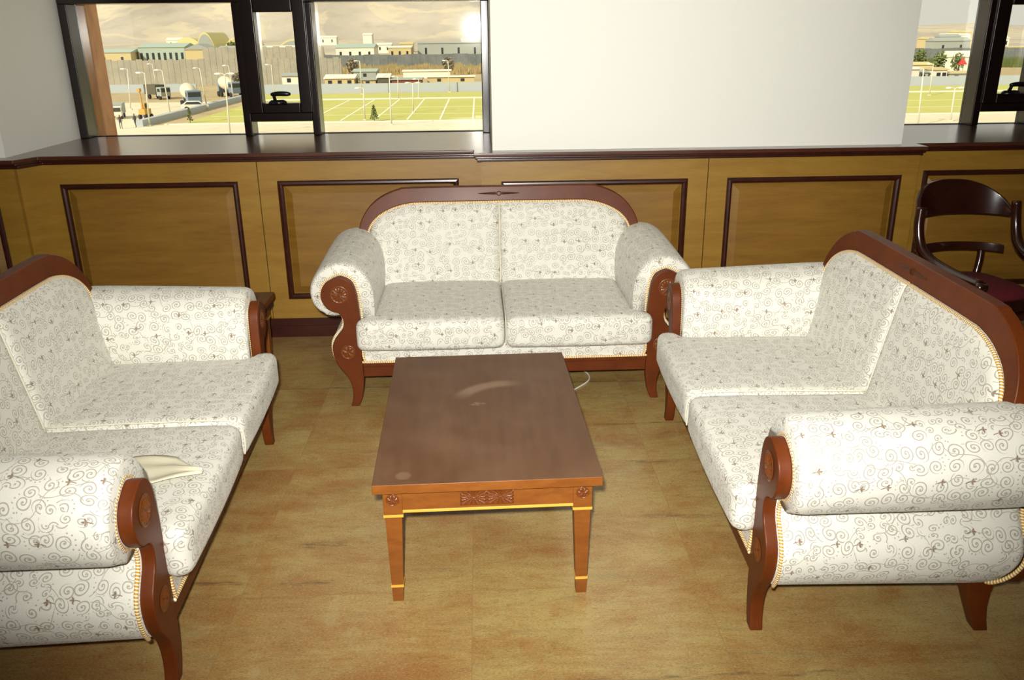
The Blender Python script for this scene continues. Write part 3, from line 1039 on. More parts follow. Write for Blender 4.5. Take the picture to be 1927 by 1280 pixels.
# ------------------------------------------------------------------ armchair in the right corner
def make_armchair():
    root = empty('armchair')
    # backrest: broad curved crest board; local front = -y. Width .60
    def arc(t): # t -1..1 plan curve of the back
        a = t*R(78)
        return Vector((.30*math.sin(a)/math.sin(R(78)), .02-.30*(1-math.cos(a))*.75, 0))
    bm = bmesh.new(); n = 40; rows = []
    for i in range(n+1):
        t = -1+2*i/n; p = arc(t); q = arc(t)
        tn = (arc(min(1, t+.02))-arc(max(-1, t-.02))).normalized(); nn = Vector((tn.y, -tn.x, 0))
        zt = .80+.165*(1-abs(t)**2.4); zb = .775
        lean = .12*(zt-.5)
        rows.append([bm.verts.new((p.x+nn.x*d, p.y+nn.y*d+.10*(z-.5), z)) for z, d in ((zb, -.013), (zb, .013), ((zb+zt)/2, .013), (zt, .012), (zt, -.012), ((zb+zt)/2, -.013))])
    for A, B in zip(rows, rows[1:]):
        for k in range(6): bm.faces.new((A[k], A[(k+1) % 6], B[(k+1) % 6], B[k]))
    bm.faces.new(rows[0]); bm.faces.new(rows[-1])
    from_bm('crest_rail', bm, 'chair_wood', root, smooth=True, bevel=.005)
    for s in (-1, 1):
        e = arc(s)
        pts = smooth_path([(s*.30, e.y+.035, .86), (s*.308, e.y+.025, .76), (s*.305, e.y-.01, .66), (s*.297, e.y-.08, .605), (s*.288, e.y-.18, .578), (s*.281, e.y-.31, .562), (s*.278, e.y-.42, .558)], 5)
        nn = len(pts)
        bm = bmesh.new(); tube(bm, pts, [.029-.004*abs(2*i/nn-1) for i in range(nn)], 10)
        tube(bm, [(s*.278-.024, e.y-.425, .548), (s*.278+.024, e.y-.425, .548)], .024, 12)
        from_bm('arm', bm, 'chair_wood', root, smooth=True)
        # front leg and rear leg, slightly splayed
        bm = bmesh.new(); tube(bm, [(s*.272, e.y-.37, .545), (s*.265, e.y-.29, .40), (s*.262, e.y-.30, .2), (s*.262, e.y-.33, 0)], [.022, .026, .021, .015], 10)
        from_bm('front_leg', bm, 'chair_wood', root, smooth=True)
        bm = bmesh.new(); tube(bm, smooth_path([(s*.262, .02, .57), (s*.255, .01, .50), (s*.23, .0, .38), (s*.23, .03, .18), (s*.24, .09, .0)], 4), .020, 10)
        from_bm('rear_leg', bm, 'chair_wood', root, smooth=True)
    # lower back rail
    bm = bmesh.new(); rows = []
    for i in range(25):
        t = -.86+1.72*i/24; p = arc(t)
        rows.append([bm.verts.new((p.x*.98, p.y+d+.10*(z-.5)-.005, z)) for z, d in ((.575, -.011), (.575, .011), (.618, .011), (.618, -.011))])
    for A, B in zip(rows, rows[1:]):
        for k in range(4): bm.faces.new((A[k], A[(k+1) % 4], B[(k+1) % 4], B[k]))
    bm.faces.new(rows[0]); bm.faces.new(rows[-1])
    from_bm('lower_rail', bm, 'chair_wood', root, smooth=True, bevel=.003)
    # seat frame and maroon seat pad
    def outline(k): return [(.25*k*math.cos(a)*(1 if math.sin(a) > 0 else 1.03), -.22+.235*k*math.sin(a)*1.0) for a in [2*PI*i/40 for i in range(40)]]
    def sq(k):
        out = []
        for i in range(48):
            a = 2*PI*i/48; c, d = math.cos(a), math.sin(a)
            out.append((.262*k*math.copysign(abs(c)**.55, c), -.215+.235*k*math.copysign(abs(d)**.55, d)))
        return out
    bm = bmesh.new(); prism(bm, sq(1.0), .345, .405, lambda a, b, c: (a, b, c)); from_bm('seat_frame', bm, 'chair_wood', root, bevel=.004)
    bm = bmesh.new(); rr = []
    for k, z in ((.97, .405), (.975, .42), (.95, .438), (.85, .452), (.6, .462), (.3, .466)):
        rr.append([bm.verts.new((a, b, z)) for a, b in sq(k)])
    for A, B in zip(rr, rr[1:]):
        for k in range(48): bm.faces.new((A[k], A[(k+1) % 48], B[(k+1) % 48], B[k]))
    bm.faces.new(rr[-1]); bm.faces.new(rr[0][::-1])
    from_bm('seat', bm, 'maroon', root, smooth=True)
    return root


ac = make_armchair()
ac.location = (2.575, -.40, 0); ac.rotation_euler = (0, 0, R(12))
tag(ac, 'dark wooden armchair with curved back and maroon seat, in the right corner by the wall', 'armchair')

# ------------------------------------------------------------------ the view outside: parade ground, sheds and hills
GZ = -9.3


def ground_mat(name, c1, c2, c3, sc=.02, rough=.95):
    M = Mat(name, c1, rough, .1)
    v = M.coord()
    a = M.noise(M.mapping(v, (sc, sc, sc)), 1.0, 7, .6, .3); b = M.noise(M.mapping(v, (sc*9, sc*9, sc*9)), 1.0, 4, .6)
    c = M.mix(a.remap(.38, .62), c1, c2)
    M.set('Base Color', M.mix(b.remap(.5, .7)*.6, c, c3))
    return M.m


MW['dust'] = ground_mat('dusty_ground', (196, 176, 136), (178, 158, 120), (158, 142, 108))
def hill_mat():
    M = Mat('bare_hill', (190, 180, 162), .95, .1)
    v = M.coord()
    a = M.noise(M.mapping(v, (.010, .004, .03)), 1.0, 6, .6, .4)
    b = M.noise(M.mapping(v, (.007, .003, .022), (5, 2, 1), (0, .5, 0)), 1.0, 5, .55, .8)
    c = M.mix(a.remap(.34, .66), (194, 182, 162), (170, 160, 146))
    painted_ridges = (b-.5).band(.010, .030)          # pale soil stripes, painted to suggest ridge relief the slopes don't shade
    c = M.mix(painted_ridges*.5, c, (208, 194, 160))
    e = M.noise(M.mapping(v, (.05, .02, .12)), 1.0, 4, .7)
    M.set('Base Color', M.mix(e.remap(.55, .72)*.4, c, (152, 142, 128)))
    return M.m


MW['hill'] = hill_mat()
MW['grass'] = ground_mat('yellow_green_lawn', (190, 188, 108), (198, 192, 116), (180, 180, 98), .06)
MW['concrete_pad'] = ground_mat('pale_concrete_paving', (226, 216, 186), (220, 208, 176), (208, 196, 164), .05)
MW['white_line'] = Mat('white_path', (244, 240, 214), .8).m
MW['low_wall'] = Mat('pale_blue_grey_wall', (176, 182, 184), .8).m
MW['grey_wall'] = ground_mat('weathered_concrete_wall', (174, 166, 146), (160, 154, 138), (150, 144, 128), .3)
MW['pole'] = Mat('pale_metal_pole', (214, 206, 186), .5).m
MW['lampw'] = Mat('white_lamp_head', (232, 230, 222), .5).m
MW['white_b'] = Mat('white_building', (226, 220, 200), .8).m
MW['tan_b'] = Mat('tan_building', (200, 182, 132), .8).m
MW['rust_b'] = Mat('rust_red_building', (136, 80, 58), .8).m
MW['dark_b'] = Mat('dark_shed', (92, 86, 70), .8).m
MW['green_roof'] = Mat('pale_green_metal_roof', (168, 182, 166), .6).m
MW['yellow_b'] = Mat('yellow_hangar_fabric', (208, 198, 142), .8).m
MW['grey_b'] = Mat('grey_shed', (160, 164, 154), .8).m
MW['reed'] = ground_mat('dry_reeds', (198, 178, 128), (172, 148, 100), (150, 134, 100), .25)
MW['leaf'] = Mat('dull_green_foliage', (108, 118, 62), .9).m
MW['leaf2'] = Mat('bare_brown_trees', (138, 126, 102), .9).m
MW['berm'] = ground_mat('grey_blast_wall', (122, 126, 122), (106, 110, 108), (136, 136, 128), .2)
MW['truck_blue'] = Mat('blue_grey_truck_paint', (120, 136, 152), .5).m
MW['tyre'] = Mat('tyre', (50, 44, 40), .8).m
MW['drum'] = Mat('white_and_tan_mixer_drum', (218, 206, 176), .5).m
MW['digger'] = Mat('yellow_digger_paint', (190, 148, 62), .6).m
MW['wind'] = Mat('dark_vehicle_window', (50, 54, 56), .2).m
MW['cloth_dark'] = Mat('dark_clothing', (60, 56, 50), .9).m
MW['red'] = Mat('red_canopy', (190, 48, 32), .8).m
MW['skin'] = Mat('skin', (168, 120, 90), .7).m

# terrain: flat yard, then slowly rising plain and hills
def terr(x, y):
    z = GZ
    az = x/y
    env = 1/(1+math.exp((az-.20)/.05))
    if y > 420: z += (min(y, 1500)-420)*(.018*env+.010*(1-env))
    if y > 880:
        k = (y-880)/800
        # high bare ridges to the left and middle, low crest to the right
        h = 150*math.sin(min(1, k)*PI/2)**1.1*env + 3*(1-env)*min(1, k*1.4)
        h *= 1+.22*math.sin(x*.0042+.6)+.13*math.sin(x*.011+y*.004)+.06*math.sin(x*.027-y*.011)
        rg = abs(math.sin(az*17+.9*math.sin(y*.0035)+.5)); rg2 = abs(math.sin(az*41+1.3*math.sin(y*.006)+1))
        h += (env+.08)*(70*(1-rg)**1.5+26*(1-rg2))*min(1, k*4)
        h += (env+.12)*(20*abs(math.sin(x*.0085+y*.0035+1.2*math.sin(y*.004)))+12*abs(math.sin(x*.019-y*.007))+7*abs(math.sin(x*.041+y*.013)))*min(1, k*3)
        z += h
    return z


bm = bmesh.new()
xsg = [-2200+i*25 for i in range(177)]; ysg = [410, 420]+[440+i*26 for i in range(82)]
GG = [[bm.verts.new((x, y, terr(x, y))) for y in ysg] for x in xsg]
for i in range(len(xsg)-1):
    for j in range(len(ysg)-1): bm.faces.new((GG[i][j], GG[i+1][j], GG[i+1][j+1], GG[i][j+1]))
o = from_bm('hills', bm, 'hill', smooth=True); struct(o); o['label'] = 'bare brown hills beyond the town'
o = box('ground', 'dust', (-2200, 2200, 1.31, 411, GZ-1, GZ)); struct(o)
# paving nearest to the building, drive on the left
o = box('paving', 'concrete_pad', (-110, 140, 60, 114.3, GZ, GZ+.03), (-66, -45.8, 114.3, 158, GZ, GZ+.03)); struct(o)
# lawns
o = box('lawn', 'grass', (-41, 150, 116.2, 158.2, GZ, GZ+.05), (-44, 150, 161.5, 177, GZ, GZ+.05)); struct(o)
ln = box('path', 'white_line', (-43, 150, 158.6, 161.2, GZ, GZ+.08), (-43, 150, 114.6, 115.4, GZ, GZ+.10)); struct(ln)
bm = bmesh.new()
for k in range(-5, 14):
    xk = -1.0+k*4.6
    for sg in (0,):
        prism(bm, [(xk-.12, 117), (xk+.12, 117), (xk+.12, 157.5), (xk-.12, 157.5)], GZ+.05, GZ+.07, lambda a, b, c: (a, b, c))
for yk in (126, 139): bm_box(bm, -40, 150, yk-.05, yk+.05, GZ+.05, GZ+.065)
struct(from_bm('lawn_lines', bm, 'white_line'))
# low walls
o = box('boundary_wall', 'low_wall', (-46, 170, 178.4, 178.8, GZ, GZ+1.9)); tag(o, 'long low pale boundary wall along the far edge of the lawn', 'wall')
o = box('boundary_wall', 'low_wall', (-100, -62, 190, 190.4, GZ, GZ+1.7)); tag(o, 'short pale wall behind the drive, below the tall concrete wall', 'wall')
bm = bmesh.new(); prism(bm, [(-45.9, 112.5), (-45.0, 112.5), (-44.2, 168), (-45.2, 168)], GZ, GZ+.85, lambda a, b, c: (a, b, c))
o = from_bm('kerb_wall', bm, 'low_wall'); tag(o, 'low grey kerb wall running away between drive and lawn', 'wall')
# tall concrete walls at the left
def panel_wall(x0, x1, y, h, mat, pw, name, label):
    bm = bmesh.new(); x = x0
    while x < x1:
        w = min(pw, x1-x)
        bm_box(bm, x, x+w-.05, y, y+.4, GZ, GZ+h+.15*math.sin(x*1.7)); x += w
    bm_box(bm, x0, x1, y+.1, y+.35, GZ, GZ+h-.3)
    o = from_bm(name, bm, mat); tag(o, label, 'wall'); return o
panel_wall(-96, -34, 216, 6.2, 'grey_wall', 1.5, 'concrete_wall', 'tall grey concrete panel wall behind the vehicles on the left')
panel_wall(-78, -44, 250, 8.6, 'grey_wall', 1.8, 'concrete_wall', 'taller grey panel wall rising behind the first concrete wall')
panel_wall(-70, 260, 330, 4.6, 'berm', 3, 'blast_wall', 'long dark grey blast wall behind the dry reeds')

# lamp posts ---------------------------------------------------------
def make_post(h, lean, double=False, dbl_low=False):
    root = empty('lamp_post')
    tube_obj('pole', [(0, 0, 0), (lean*.5, 0, h*.5), (lean, 0, h)], [.11, .09, .07], 'pole', root, 8)
    box('base', 'pole', (-.22, .22, -.22, .22, 0, .18), parent=root)
    sides = (-1, 1) if double else (-1,)
    for s in sides:
        bm = bmesh.new(); tube(bm, [(lean, 0, h-.05), (lean+s*.35, 0, h+.08), (lean+s*.7, 0, h+.05)], .05, 6)
        a = from_bm('arm', bm, 'pole', root)
        bm = bmesh.new()
        for t in range(1):
            bmesh.ops.create_uvsphere(bm, u_segments=10, v_segments=6, radius=1)
        for v in bm.verts: v.co = Vector((lean+s*.8+v.co.x*.42, v.co.y*.2, h+.04+v.co.z*.13))
        from_bm('lamp_head', bm, 'lampw', root, smooth=True)
    return root


POSTS = [(-57.8, 141.7, 6.4, .5, 0, 'lamp post on the drive just right of the stone column, by the parked truck'),
 (-44.3, 112.9, 6.8, .4, 0, 'lamp post at the near tip of the kerb wall beside the digger'),
 (-71.2, 191.9, 5.8, -.2, 0, 'distant lamp post above the short pale wall left of the dark truck'),
 (-46.7, 128.2, 6.6, -.3, 0, 'lamp post standing on the drive in front of the concrete mixer truck'),
 (-48.3, 151.4, 6.1, -.4, 0, 'lamp post rising behind the small white car'),
 (-30.3, 100.8, 7.0, .2, 1, 'double-headed lamp post nearest the window at the left pane'),
 (-45.8, 159.9, 6.2, -.2, 0, 'lamp post at the far end of the kerb wall, beside the window mullion'),
 (-39.6, 165.8, 6.1, 0, 0, 'lamp post seen through the small opening casement'),
 (-23.8, 173.6, 6.4, 0, 0, 'tall lamp post by the boundary wall, right of the long white shed'),
 (-11.7, 109.7, 6.2, .1, 0, 'tall lamp post in front of the lawn, middle of the large pane'),
 (-16.1, 117.0, 4.3, .1, 0, 'short lamp post on the lawn edge beside the small conifer'),
 (-15.1, 158.4, 4.0, .1, 0, 'short thin lamp post on the white path behind the lawn'),
 (-10.2, 128.9, 4.3, .1, 1, 'short double-headed lamp post in the middle of the lawn'),
 (-11.5, 160.5, 3.4, .2, 0, 'smallest lamp post on the far white path'),
 (-6.2, 176.8, 6.2, -.1, 0, 'tall lamp post by the boundary wall near the right end of the large pane'),
 (53.8, 99.7, 6.7, -.3, 0, 'tall lamp post nearest the white pillar in the right window'),
 (80.9, 149.9, 5.3, -.1, 0, 'middle lamp post in the right window, by the boundary wall'),
 (60.3, 104.2, 4.1, -.1, 1, 'short double-headed lamp post on the lawn in the right window')]
for x, y, h, ln_, db, lab in POSTS:
    p = make_post(h, ln_, bool(db)); p.location = (x, y, GZ+.03)
    tag(p, lab, 'lamp post', 'lamp posts of the parade ground')


# buildings ----------------------------------------------------------
def gable(x0, x1, y, d, h, rh, wall, roof, label, z0=GZ, cat='building', name='shed', wins=0, ridge='x'):
    root = empty(name, (x0, y, z0)); w = x1-x0
    bm = bmesh.new(); bm_box(bm, 0, w, 0, d, 0, h)
    from_bm('wall', bm, wall, root)
    bm = bmesh.new(); e = .3
    if ridge == 'x': prism(bm, [(-e, h), (d/2, h+rh), (d+e, h), (d+e, h-.15), (-e, h-.15)], -e, w+e, lambda a, b, c: (c, a, b))
    else: prism(bm, [(-e, h), (w/2, h+rh), (w+e, h), (w+e, h-.15), (-e, h-.15)], -e, d+e, lambda a, b, c: (a, c, b))
    from_bm('roof', bm, roof, root)
    for k in range(wins):
        xx = w*(k+.5)/wins
        box('window', 'wind', (xx-.45, xx+.45, -.05, .02, h*.4, h*.75), parent=root)
    return tag(root, label, cat)


def barrel(x0, x1, y, d, h, mat, end, label, z0, along='y'):
    """half-round hangar; round end faces the camera"""
    root = empty('hangar', (x0, y, z0)); w = x1-x0; n = 20
    bm = bmesh.new(); P = [(w/2-w/2*math.cos(PI*i/n), h*math.sin(PI*i/n)) for i in range(n+1)]
    prism(bm, P, 0, d, lambda a, b, c: (a, c, b)); from_bm('vault', bm, mat, root)
    bm = bmesh.new(); P2 = [(w/2+(a-w/2)*.93, b*.93) for a, b in P]
    prism(bm, P2, -.15, 0, lambda a, b, c: (a, c, b)); from_bm('end_wall', bm, end, root)
    return tag(root, label, 'hangar')


gable(-35.6, -28.9, 200, 7, 2.1, .7, 'tan_b', 'white_b', 'long low shed with a white roof behind the boundary wall, left in the large pane', wins=3)
gable(-28.0, -24.2, 202, 6, 1.6, .3, 'tan_b', 'grey_b', 'flat tan shed right of the white-roofed one', wins=1)
gable(-23.5, -20.8, 200, 6, 2.2, .7, 'dark_b', 'white_b', 'dark shed with a bright roof in the middle of the large pane', wins=0)
gable(-20.2, -13.4, 199, 6, 1.7, .25, 'rust_b', 'grey_b', 'long rust red shed behind the boundary wall', wins=0)
gable(-12.4, -1.2, 206, 5, 1.9, .15, 'tan_b', 'white_b', 'tan flat-roofed yard building near the right of the large pane', wins=2)
gable(-46.5, -40.2, 205, 6, 2.6, .5, 'white_b', 'grey_b', 'white shed seen through the opening casement', wins=2)
gable(-33.5, -27.5, 232, 8, 2.4, .5, 'grey_b', 'green_roof', 'small pale green-roofed hut behind the white shed', wins=1)
gable(-21, -8, 240, 8, 2.0, .2, 'white_b', 'white_b', 'long pale hut at the foot of the reeds', wins=0)
gable(96, 98.8, 190, 6, 3.0, .3, 'white_b', 'white_b', 'bright white hut beside the pillar in the right window', wins=0)
gable(99.6, 101.9, 192, 6, 2.2, .4, 'grey_b', 'grey_b', 'grey hut second from the pillar in the right window', wins=1)
gable(102.6, 105.2, 190, 6, 2.8, .4, 'white_b', 'tan_b', 'pale hut in the middle of the right window', wins=2)
gable(105.9, 112, 190, 6, 2.0, .3, 'grey_b', 'tan_b', 'long grey hut by the mullion in the right window', wins=2)
gable(94.5, 100.5, 184, 4, 1.0, .15, 'rust_b', 'rust_b', 'low rust red shed just behind the wall in the right window', wins=0)
gable(106.5, 112, 210, 6, 3.2, .5, 'yellow_b', 'yellow_b', 'yellow building below the red canopy', wins=2)
gable(131, 143, 236, 9, 4.2, 1.4, 'white_b', 'white_b', 'large white building at the mullion of the right window', wins=0)
# behind the left walls
gable(-126, -109, 330, 14, 8.2, 1.3, 'green_roof', 'green_roof', 'long pale green industrial shed above the left concrete wall', wins=8)
gable(-140, -127, 325, 12, 6.6, 1.0, 'tan_b', 'green_roof', 'tan building with greenish roof next to the stone column', wins=2)
gable(-105, -96, 318, 12, 7.4, 1.8, 'tan_b', 'grey_b', 'ochre gabled shed under the round hangar', wins=0, ridge='y')
gable(-94.8, -84, 322, 12, 7.0, 1.4, 'grey_b', 'grey_b', 'grey gabled shed right of the ochre one', wins=1)
barrel(-133, -123.5, 420, 30, 13.8, 'yellow_b', 'grey_b', 'round-ended hangar tallest above the left concrete wall', GZ)
barrel(-122, -107, 424, 30, 11.6, 'yellow_b', 'tan_b', 'wide round hangar behind the left mullion', GZ)
barrel(-152, -134, 440, 30, 11.6, 'yellow_b', 'yellow_b', 'yellow curved hangar left of the tallest round one', GZ)
barrel(-92, -74, 400, 30, 10.4, 'yellow_b', 'grey_b', 'curved hangar seen in the top of the opening casement', GZ)
gable(-92, -66, 352, 16, 6.6, 1.4, 'grey_b', 'white_b', 'long white roof crossing the opening casement', wins=5)
gable(-60, -44, 372, 16, 6.8, 1.4, 'white_b', 'green_roof', 'pale green roofed shed at the left of the large pane', wins=4)
gable(-40, -30, 392, 14, 6.4, .6, 'tan_b', 'white_b', 'low tan shed with white roof line in the large pane', wins=3)
gable(-27.5, 2, 400, 14, 8.0, .4, 'grey_b', 'grey_b', 'pale grey block with small dark windows near the flash reflection', wins=4)
gable(-77.5, -71.5, 600, 10, 6.5, 1.0, 'white_b', 'white_b', 'single bright house at the foot of the hills', z0=terr(-74, 600)+2.5, wins=0)
k = 0
rs = random.Random(5)
kinds = ['cream', 'white', 'tan', 'grey']
for (x, y, w, h, mat, lab) in [(-215, 620, 12, 7, 'white_b', 'leftmost white house on the plain under the hills'), (-190, 640, 9, 7, 'white_b', 'second white house from the stone column under the hills'), (-168, 560, 14, 5, 'grey_b', 'grey house in front of the second white one under the hills'), (-125, 700, 14, 6, 'white_b', 'pale house over the round hangars'), (-60, 520, 9, 5, 'white_b', 'small white house left in the middle distance of the large pane'), (-47, 530, 8, 5, 'tan_b', 'small tan house in the middle distance of the large pane'), (-12, 620, 12, 5, 'white_b', 'far pale house above the grey block'),
    (256, 500, 7, 6, 'tan_b', 'yellowish house by the pillar in the right window'), (268, 505, 12, 7, 'grey_b', 'dark grey house in the right window under the low hill'), (284, 500, 9, 5, 'tan_b', 'low tan house in the right window'), (297, 495, 6, 6, 'white_b', 'narrow white house near the mullion in the right window'), (262, 430, 14, 3, 'tan_b', 'long low building behind the blast wall in the right window'), (330, 620, 20, 6, 'white_b', 'pale building far right, seen in the right casement'), (200, 380, 16, 7, 'grey_b', 'grey shed low in the right casement'), (380, 700, 16, 7, 'tan_b', 'far tan building in the right casement')]:
    gable(x, x+w, y, 8, h, h*.2, mat, mat, lab, z0=terr(x+w/2, y)-.3, name='house', wins=2)

# red canopy
bm = bmesh.new(); r_ = [bm.verts.new(p) for p in ((-.8, -.8, 0), (.8, -.8, 0), (.8, .8, 0), (-.8, .8, 0))]; t_ = bm.verts.new((0, 0, 1.7))
for i in range(4): bm.faces.new((r_[i], r_[(i+1) % 4], t_))
bm.faces.new(r_)
cn = from_bm('canopy', bm, 'red', loc=(117.2, 206, GZ+3.2)); tag(cn, 'small pointed red canopy among the trees in the right window', 'canopy')
for sx in (-1, 1):
    for sy in (-1, 1): tube_obj('post', [(sx*.7, sy*.7, 0), (sx*.7, sy*.7, -3.2)], .06, 'pole', cn, 6)


# trees and bushes
def foliage(bm, cx, cy, cz, rx, rz, n, size, rnd):
    for _ in range(n):
        th = rnd.uniform(0, 2*PI); ph = math.acos(rnd.uniform(-1, 1)); r = rnd.random()**.4
        p = Vector((cx+rx*r*math.sin(ph)*math.cos(th), cy+rx*r*math.sin(ph)*math.sin(th), cz+rz*r*math.cos(ph)))
        d = Vector((rnd.uniform(-1, 1), rnd.uniform(-1, 1), rnd.uniform(-1, 1))).normalized(); e = d.orthogonal().normalized()
        s = size*rnd.uniform(.6, 1.3)
        a = [bm.verts.new(p+d*s), bm.verts.new(p+e*s*.6), bm.verts.new(p-d*s), bm.verts.new(p-e*s*.6)]
        bm.faces.new(a)


def tree(x, y, h, r, mat, label, z0=GZ, n=350, name='tree', cone=False):
    root = empty(name, (x, y, z0)); rnd = random.Random(int(x*31+y))
    tube_obj('trunk', [(0, 0, 0), (.05, 0, h*.6)], [.14*h/5, .06*h/5], 'leaf2', root, 6)
    bm = bmesh.new()
    if cone:
        for k in range(6): foliage(bm, 0, 0, h*(.2+.14*k), r*(1-k/6.5), h*.1, n//6, h*.06, rnd)
    else:
        foliage(bm, 0, 0, h*.6, r, h*.42, n, h*.07, rnd)
    from_bm('crown', bm, mat, root, fix=False)
    return tag(root, label, 'tree')


TW = ['hard against the pillar', 'second from the pillar', 'third from the pillar', 'in the middle of the row', 'left of the red canopy', 'right of the red canopy', 'nearest the mullion']
for i, x in enumerate((98.5, 101.5, 105.2, 108.2, 111.6, 118.6, 121.8)):
    tree(x+3, 222+i % 2*3, 5.2+(i*37 % 10)*.14, 1.7, 'leaf', f'green tree behind the huts in the right window, {TW[i]}')
tree(-14.6, 115.6, 2.2, .7, 'leaf', 'small conifer on the near edge of the lawn in the large pane', n=260, cone=True)
tree(-40.2, 117.0, 2.1, .5, 'leaf', 'tiny sapling beside the kerb wall', n=150, cone=True)
for i, (x, y, h, lab) in enumerate([(-52, 196, 4.0, 'bushy tree behind the kerb wall by the mullion'), (-55.5, 200, 3.6, 'bushy tree between the mixer truck and the mullion'), (-37, 256, 5.0, 'bare tree left of the large pane behind the sheds'), (-9, 256, 5.2, 'bare tree right of centre above the rust red shed'), (-112, 405, 9.5, 'dark conifer left of the tall round hangar'), (-136, 410, 8.6, 'dark conifer behind the pale green shed')]):
    tree(x, y, h, h*.36, 'leaf2' if i != 4 else 'leaf', lab)
# dry reeds in front of the blast wall, leaning trees behind: nobody could count the stalks
bm = bmesh.new(); rnd = random.Random(3)
for _ in range(9000):
    x = rnd.uniform(-66, 6); y = rnd.uniform(262, 300); h = rnd.uniform(.7, 2.5)*(1+.15*math.sin(x*.6)+.12*math.sin(x*1.7))
    w = rnd.uniform(.1, .35); l = rnd.uniform(-.4, .4)
    bm.faces.new([bm.verts.new(p) for p in ((x-w, y, GZ), (x+w, y+.1, GZ), (x+l, y, GZ+h))])
o = from_bm('dry_reeds', bm, 'reed', fix=False); tag(o, 'band of dry yellow reeds in front of the dark blast wall', 'reeds', kind='stuff')
bm = bmesh.new()
for _ in range(5000):
    x = rnd.uniform(95, 190); y = rnd.uniform(262, 300); h = rnd.uniform(1.0, 3.0); w = rnd.uniform(.1, .35); l = rnd.uniform(-.4, .4)
    bm.faces.new([bm.verts.new(p) for p in ((x-w, y, GZ), (x+w, y+.1, GZ), (x+l, y, GZ+h))])
o = from_bm('scrub', bm, 'leaf', fix=False); tag(o, 'green scrub in front of the blast wall in the right window', 'scrub', kind='stuff')


# vehicles -----------------------------------------------------------
def wheel(parent, x, y, r, w=.3):
    bm = bmesh.new(); n = 16
    for a, b, rr in ((y-w/2, y+w/2, r), (y-w/2-.03, y+w/2+.03, r*.45)):
        prism(bm, [(x+rr*math.cos(2*PI*i/n), r+rr*math.sin(2*PI*i/n)) for i in range(n)], a, b, lambda p, q, c: (p, c, q))
    return from_bm('wheel', bm, 'tyre', parent)


def mixer(x, y, rz, label):
    root = empty('concrete_mixer_truck', (x, y, GZ), rz)
    box('chassis', 'tyre', (-3.8, 3.6, -.5, .5, .8, 1.1), parent=root)
    cab = box('cab', 'truck_blue', (2.0, 3.9, -1.15, 1.15, .8, 2.9), parent=root, bevel=.12)
    box('windscreen', 'wind', (3.86, 3.93, -1.0, 1.0, 1.9, 2.65), (2.4, 3.5, -1.18, 1.18, 1.95, 2.6), parent=cab)
    bm = bmesh.new(); n = 20; rows = []
    for t, r in ((-3.6, .55), (-3.2, .8), (-2.0, 1.25), (-.6, 1.3), (.8, 1.0), (1.5, .55)):
        rows.append([bm.verts.new((t, r*math.cos(2*PI*i/n), 2.45-.12*t+r*math.sin(2*PI*i/n))) for i in range(n)])
    for A, B in zip(rows, rows[1:]):
        for k in range(n): bm.faces.new((A[k], A[(k+1) % n], B[(k+1) % n], B[k]))
    bm.faces.new(rows[0]); bm.faces.new(rows[-1])
    from_bm('drum', bm, 'drum', root, smooth=True)
    box('chute_frame', 'truck_blue', (-4.1, -3.5, -.6, .6, 1.1, 3.3), (-4.4, -3.7, -.25, .25, 1.6, 2.2), parent=root, bevel=.05)
    for xx in (2.9, -1.6, -2.8):
        for s in (-1, 1): wheel(root, xx, s*1.0, .52, .36)
    return tag(root, label, 'truck')


mixer(-49.2, 146, R(-62), 'big blue-grey concrete mixer truck with pale drum parked on the drive')
# second mixer, partly behind the mullion
mixer(-49.8, 172, R(-50), 'concrete mixer truck with a yellowish drum, half hidden by the mullion')


def car(x, y, rz, label, body='white_b'):
    root = empty('car', (x, y, GZ), rz)
    bm = bmesh.new(); P = [(-2.1, .35), (2.1, .35), (2.15, .75), (1.3, .92), (.7, 1.42), (-1.2, 1.45), (-1.9, .98), (-2.15, .9)]
    prism(bm, P, -.85, .85, lambda a, b, c: (a, c, b)); bd = from_bm('body', bm, body, root, bevel=.06)
    bm = bmesh.new(); prism(bm, [(1.15, .95), (.62, 1.36), (-1.15, 1.38), (-1.6, 1.0)], -.87, .87, lambda a, b, c: (a, c, b)); from_bm('window', bm, 'wind', bd)
    for xx in (-1.3, 1.35):
        for s in (-1, 1): wheel(root, xx, s*.8, .33, .2)
    return tag(root, label, 'car')


car(-44.9+-1.6, 139.5, R(15), 'small white car parked beside the mixer truck')
car(-69, 198, R(5), 'pale car far behind the dark truck, under the concrete wall', 'grey_b')


def truck(x, y, rz, label, cabm, boxm, s=1):
    root = empty('truck', (x, y, GZ), rz); root.scale = (s, s, s)
    box('cargo_box', boxm, (-3, 1.2, -1.1, 1.1, .9, 2.7), parent=root, bevel=.05)
    cb_ = box('cab', cabm, (1.3, 2.9, -1.05, 1.05, .6, 2.3), parent=root, bevel=.1)
    box('windscreen', 'wind', (2.86, 2.93, -.9, .9, 1.4, 2.1), (1.7, 2.6, -1.08, 1.08, 1.45, 2.05), parent=cb_)
    for xx in (2.1, -1.6):
        for q in (-1, 1): wheel(root, xx, q*.9, .45, .3)
    return tag(root, label, 'truck')


truck(-62.5, 168, R(-40), 'dark grey covered truck left of the mixer on the drive', 'grey_b', 'dark_b')
truck(-53.6, 126, R(-75), 'pale truck half hidden behind the stone column', 'white_b', 'grey_b', .8)

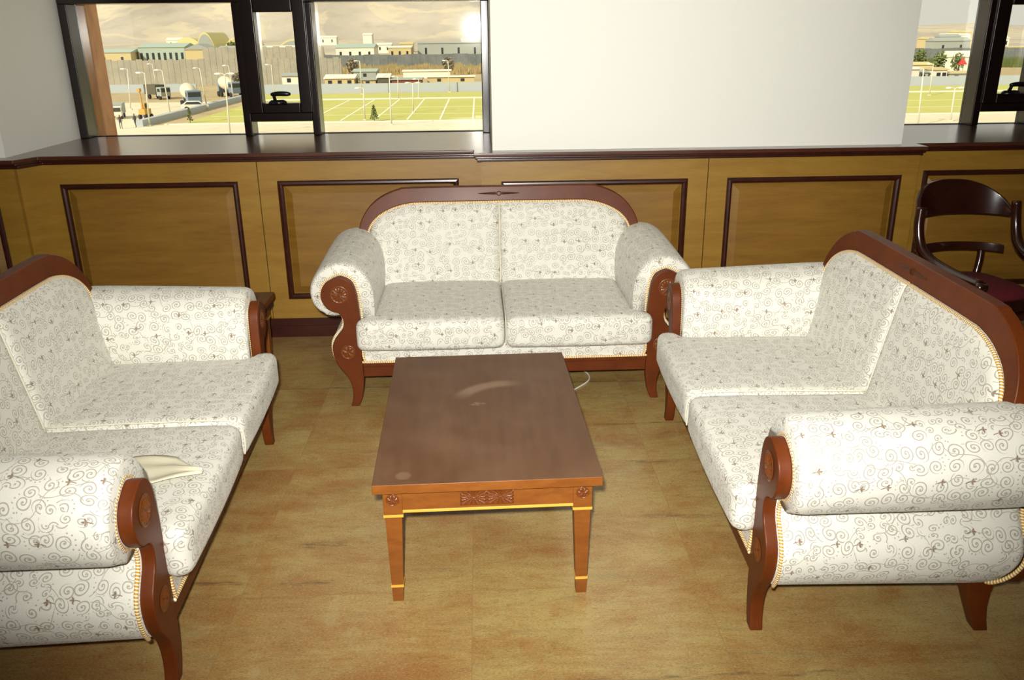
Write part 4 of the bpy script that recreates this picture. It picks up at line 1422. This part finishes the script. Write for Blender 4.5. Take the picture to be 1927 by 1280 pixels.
# digger
dg = empty('digger', (-48.6, 123.5, GZ), R(70)); dg.scale = (.62, .62, .8)
box('body', 'digger', (-1.2, 1.0, -.9, .9, .9, 1.9), parent=dg, bevel=.08)
cbx = box('cab', 'digger', (-.2, .9, -.2, .85, 1.9, 2.9), parent=dg, bevel=.06); box('window', 'wind', (-.1, .8, -.23, .88, 2.1, 2.75), parent=cbx)
bm = bmesh.new(); tube(bm, [(-.9, -.2, 1.5), (-1.0, -.2, 3.6), (-1.1, -.2, 5.0)], [.22, .2, .16], 8); from_bm('boom', bm, 'digger', dg)
box('bucket', 'digger', (-1.6, -.9, -.6, .2, 4.9, 5.5), parent=dg, bevel=.05)
for xx, r_ in ((.9, .5), (-.9, .5)):
    for s in (-1, 1): wheel(dg, xx, s*.85, r_, .35)
tag(dg, 'yellow digger with raised boom at the near end of the kerb wall', 'digger')


def person(x, y, rz, mat, label, lean=0):
    root = empty('person', (x, y, GZ+.03), rz)
    me = bpy.data.meshes.new('body')
    V = [(0, 0, .95), (0, .01, 1.2), (0, .02, 1.45), (0, 0, 1.52), (0, -.02, 1.66),
         (.1, 0, .88), (.12, -.08, .48), (.12, -.02, .06), (.12, -.14, .03), (-.1, 0, .88), (-.12, .1, .48), (-.12, .2, .08), (-.12, .1, .03),
         (.2, .02, 1.42), (.25, .06, 1.14), (.24, -.04, .9), (-.2, .02, 1.42), (-.25, -.02, 1.14), (-.23, -.14, .92)]
    E_ = [(0, 1), (1, 2), (2, 3), (3, 4), (0, 5), (5, 6), (6, 7), (7, 8), (0, 9), (9, 10), (10, 11), (11, 12), (2, 13), (13, 14), (14, 15), (2, 16), (16, 17), (17, 18)]
    rad = [.15, .15, .16, .06, .11, .09, .065, .045, .04, .09, .065, .045, .04, .06, .045, .035, .06, .045, .035]
    me.from_pydata(V, E_, []); me.materials.append(MW[mat])
    o = bpy.data.objects.new('body', me); COL.objects.link(o); o.parent = root
    sk = o.modifiers.new('skin', 'SKIN')
    for i, r_ in enumerate(rad): me.skin_vertices[0].data[i].radius = (r_, r_*.8)
    me.skin_vertices[0].data[0].use_root = True
    o.modifiers.new('sub', 'SUBSURF').levels = 1
    bm = bmesh.new(); bmesh.ops.create_uvsphere(bm, u_segments=10, v_segments=8, radius=.115)
    for v in bm.verts: v.co = v.co+Vector((0, -.02, 1.68))
    from_bm('head', bm, 'skin', root, smooth=True)
    return tag(root, label, 'person')


person(-46.9, 110.0, R(20), 'cloth_dark', 'person in dark clothing walking, nearer the stone column')
person(-45.6, 111.5, R(-30), 'cloth_dark', 'person in dark clothing walking, the one nearer the digger')
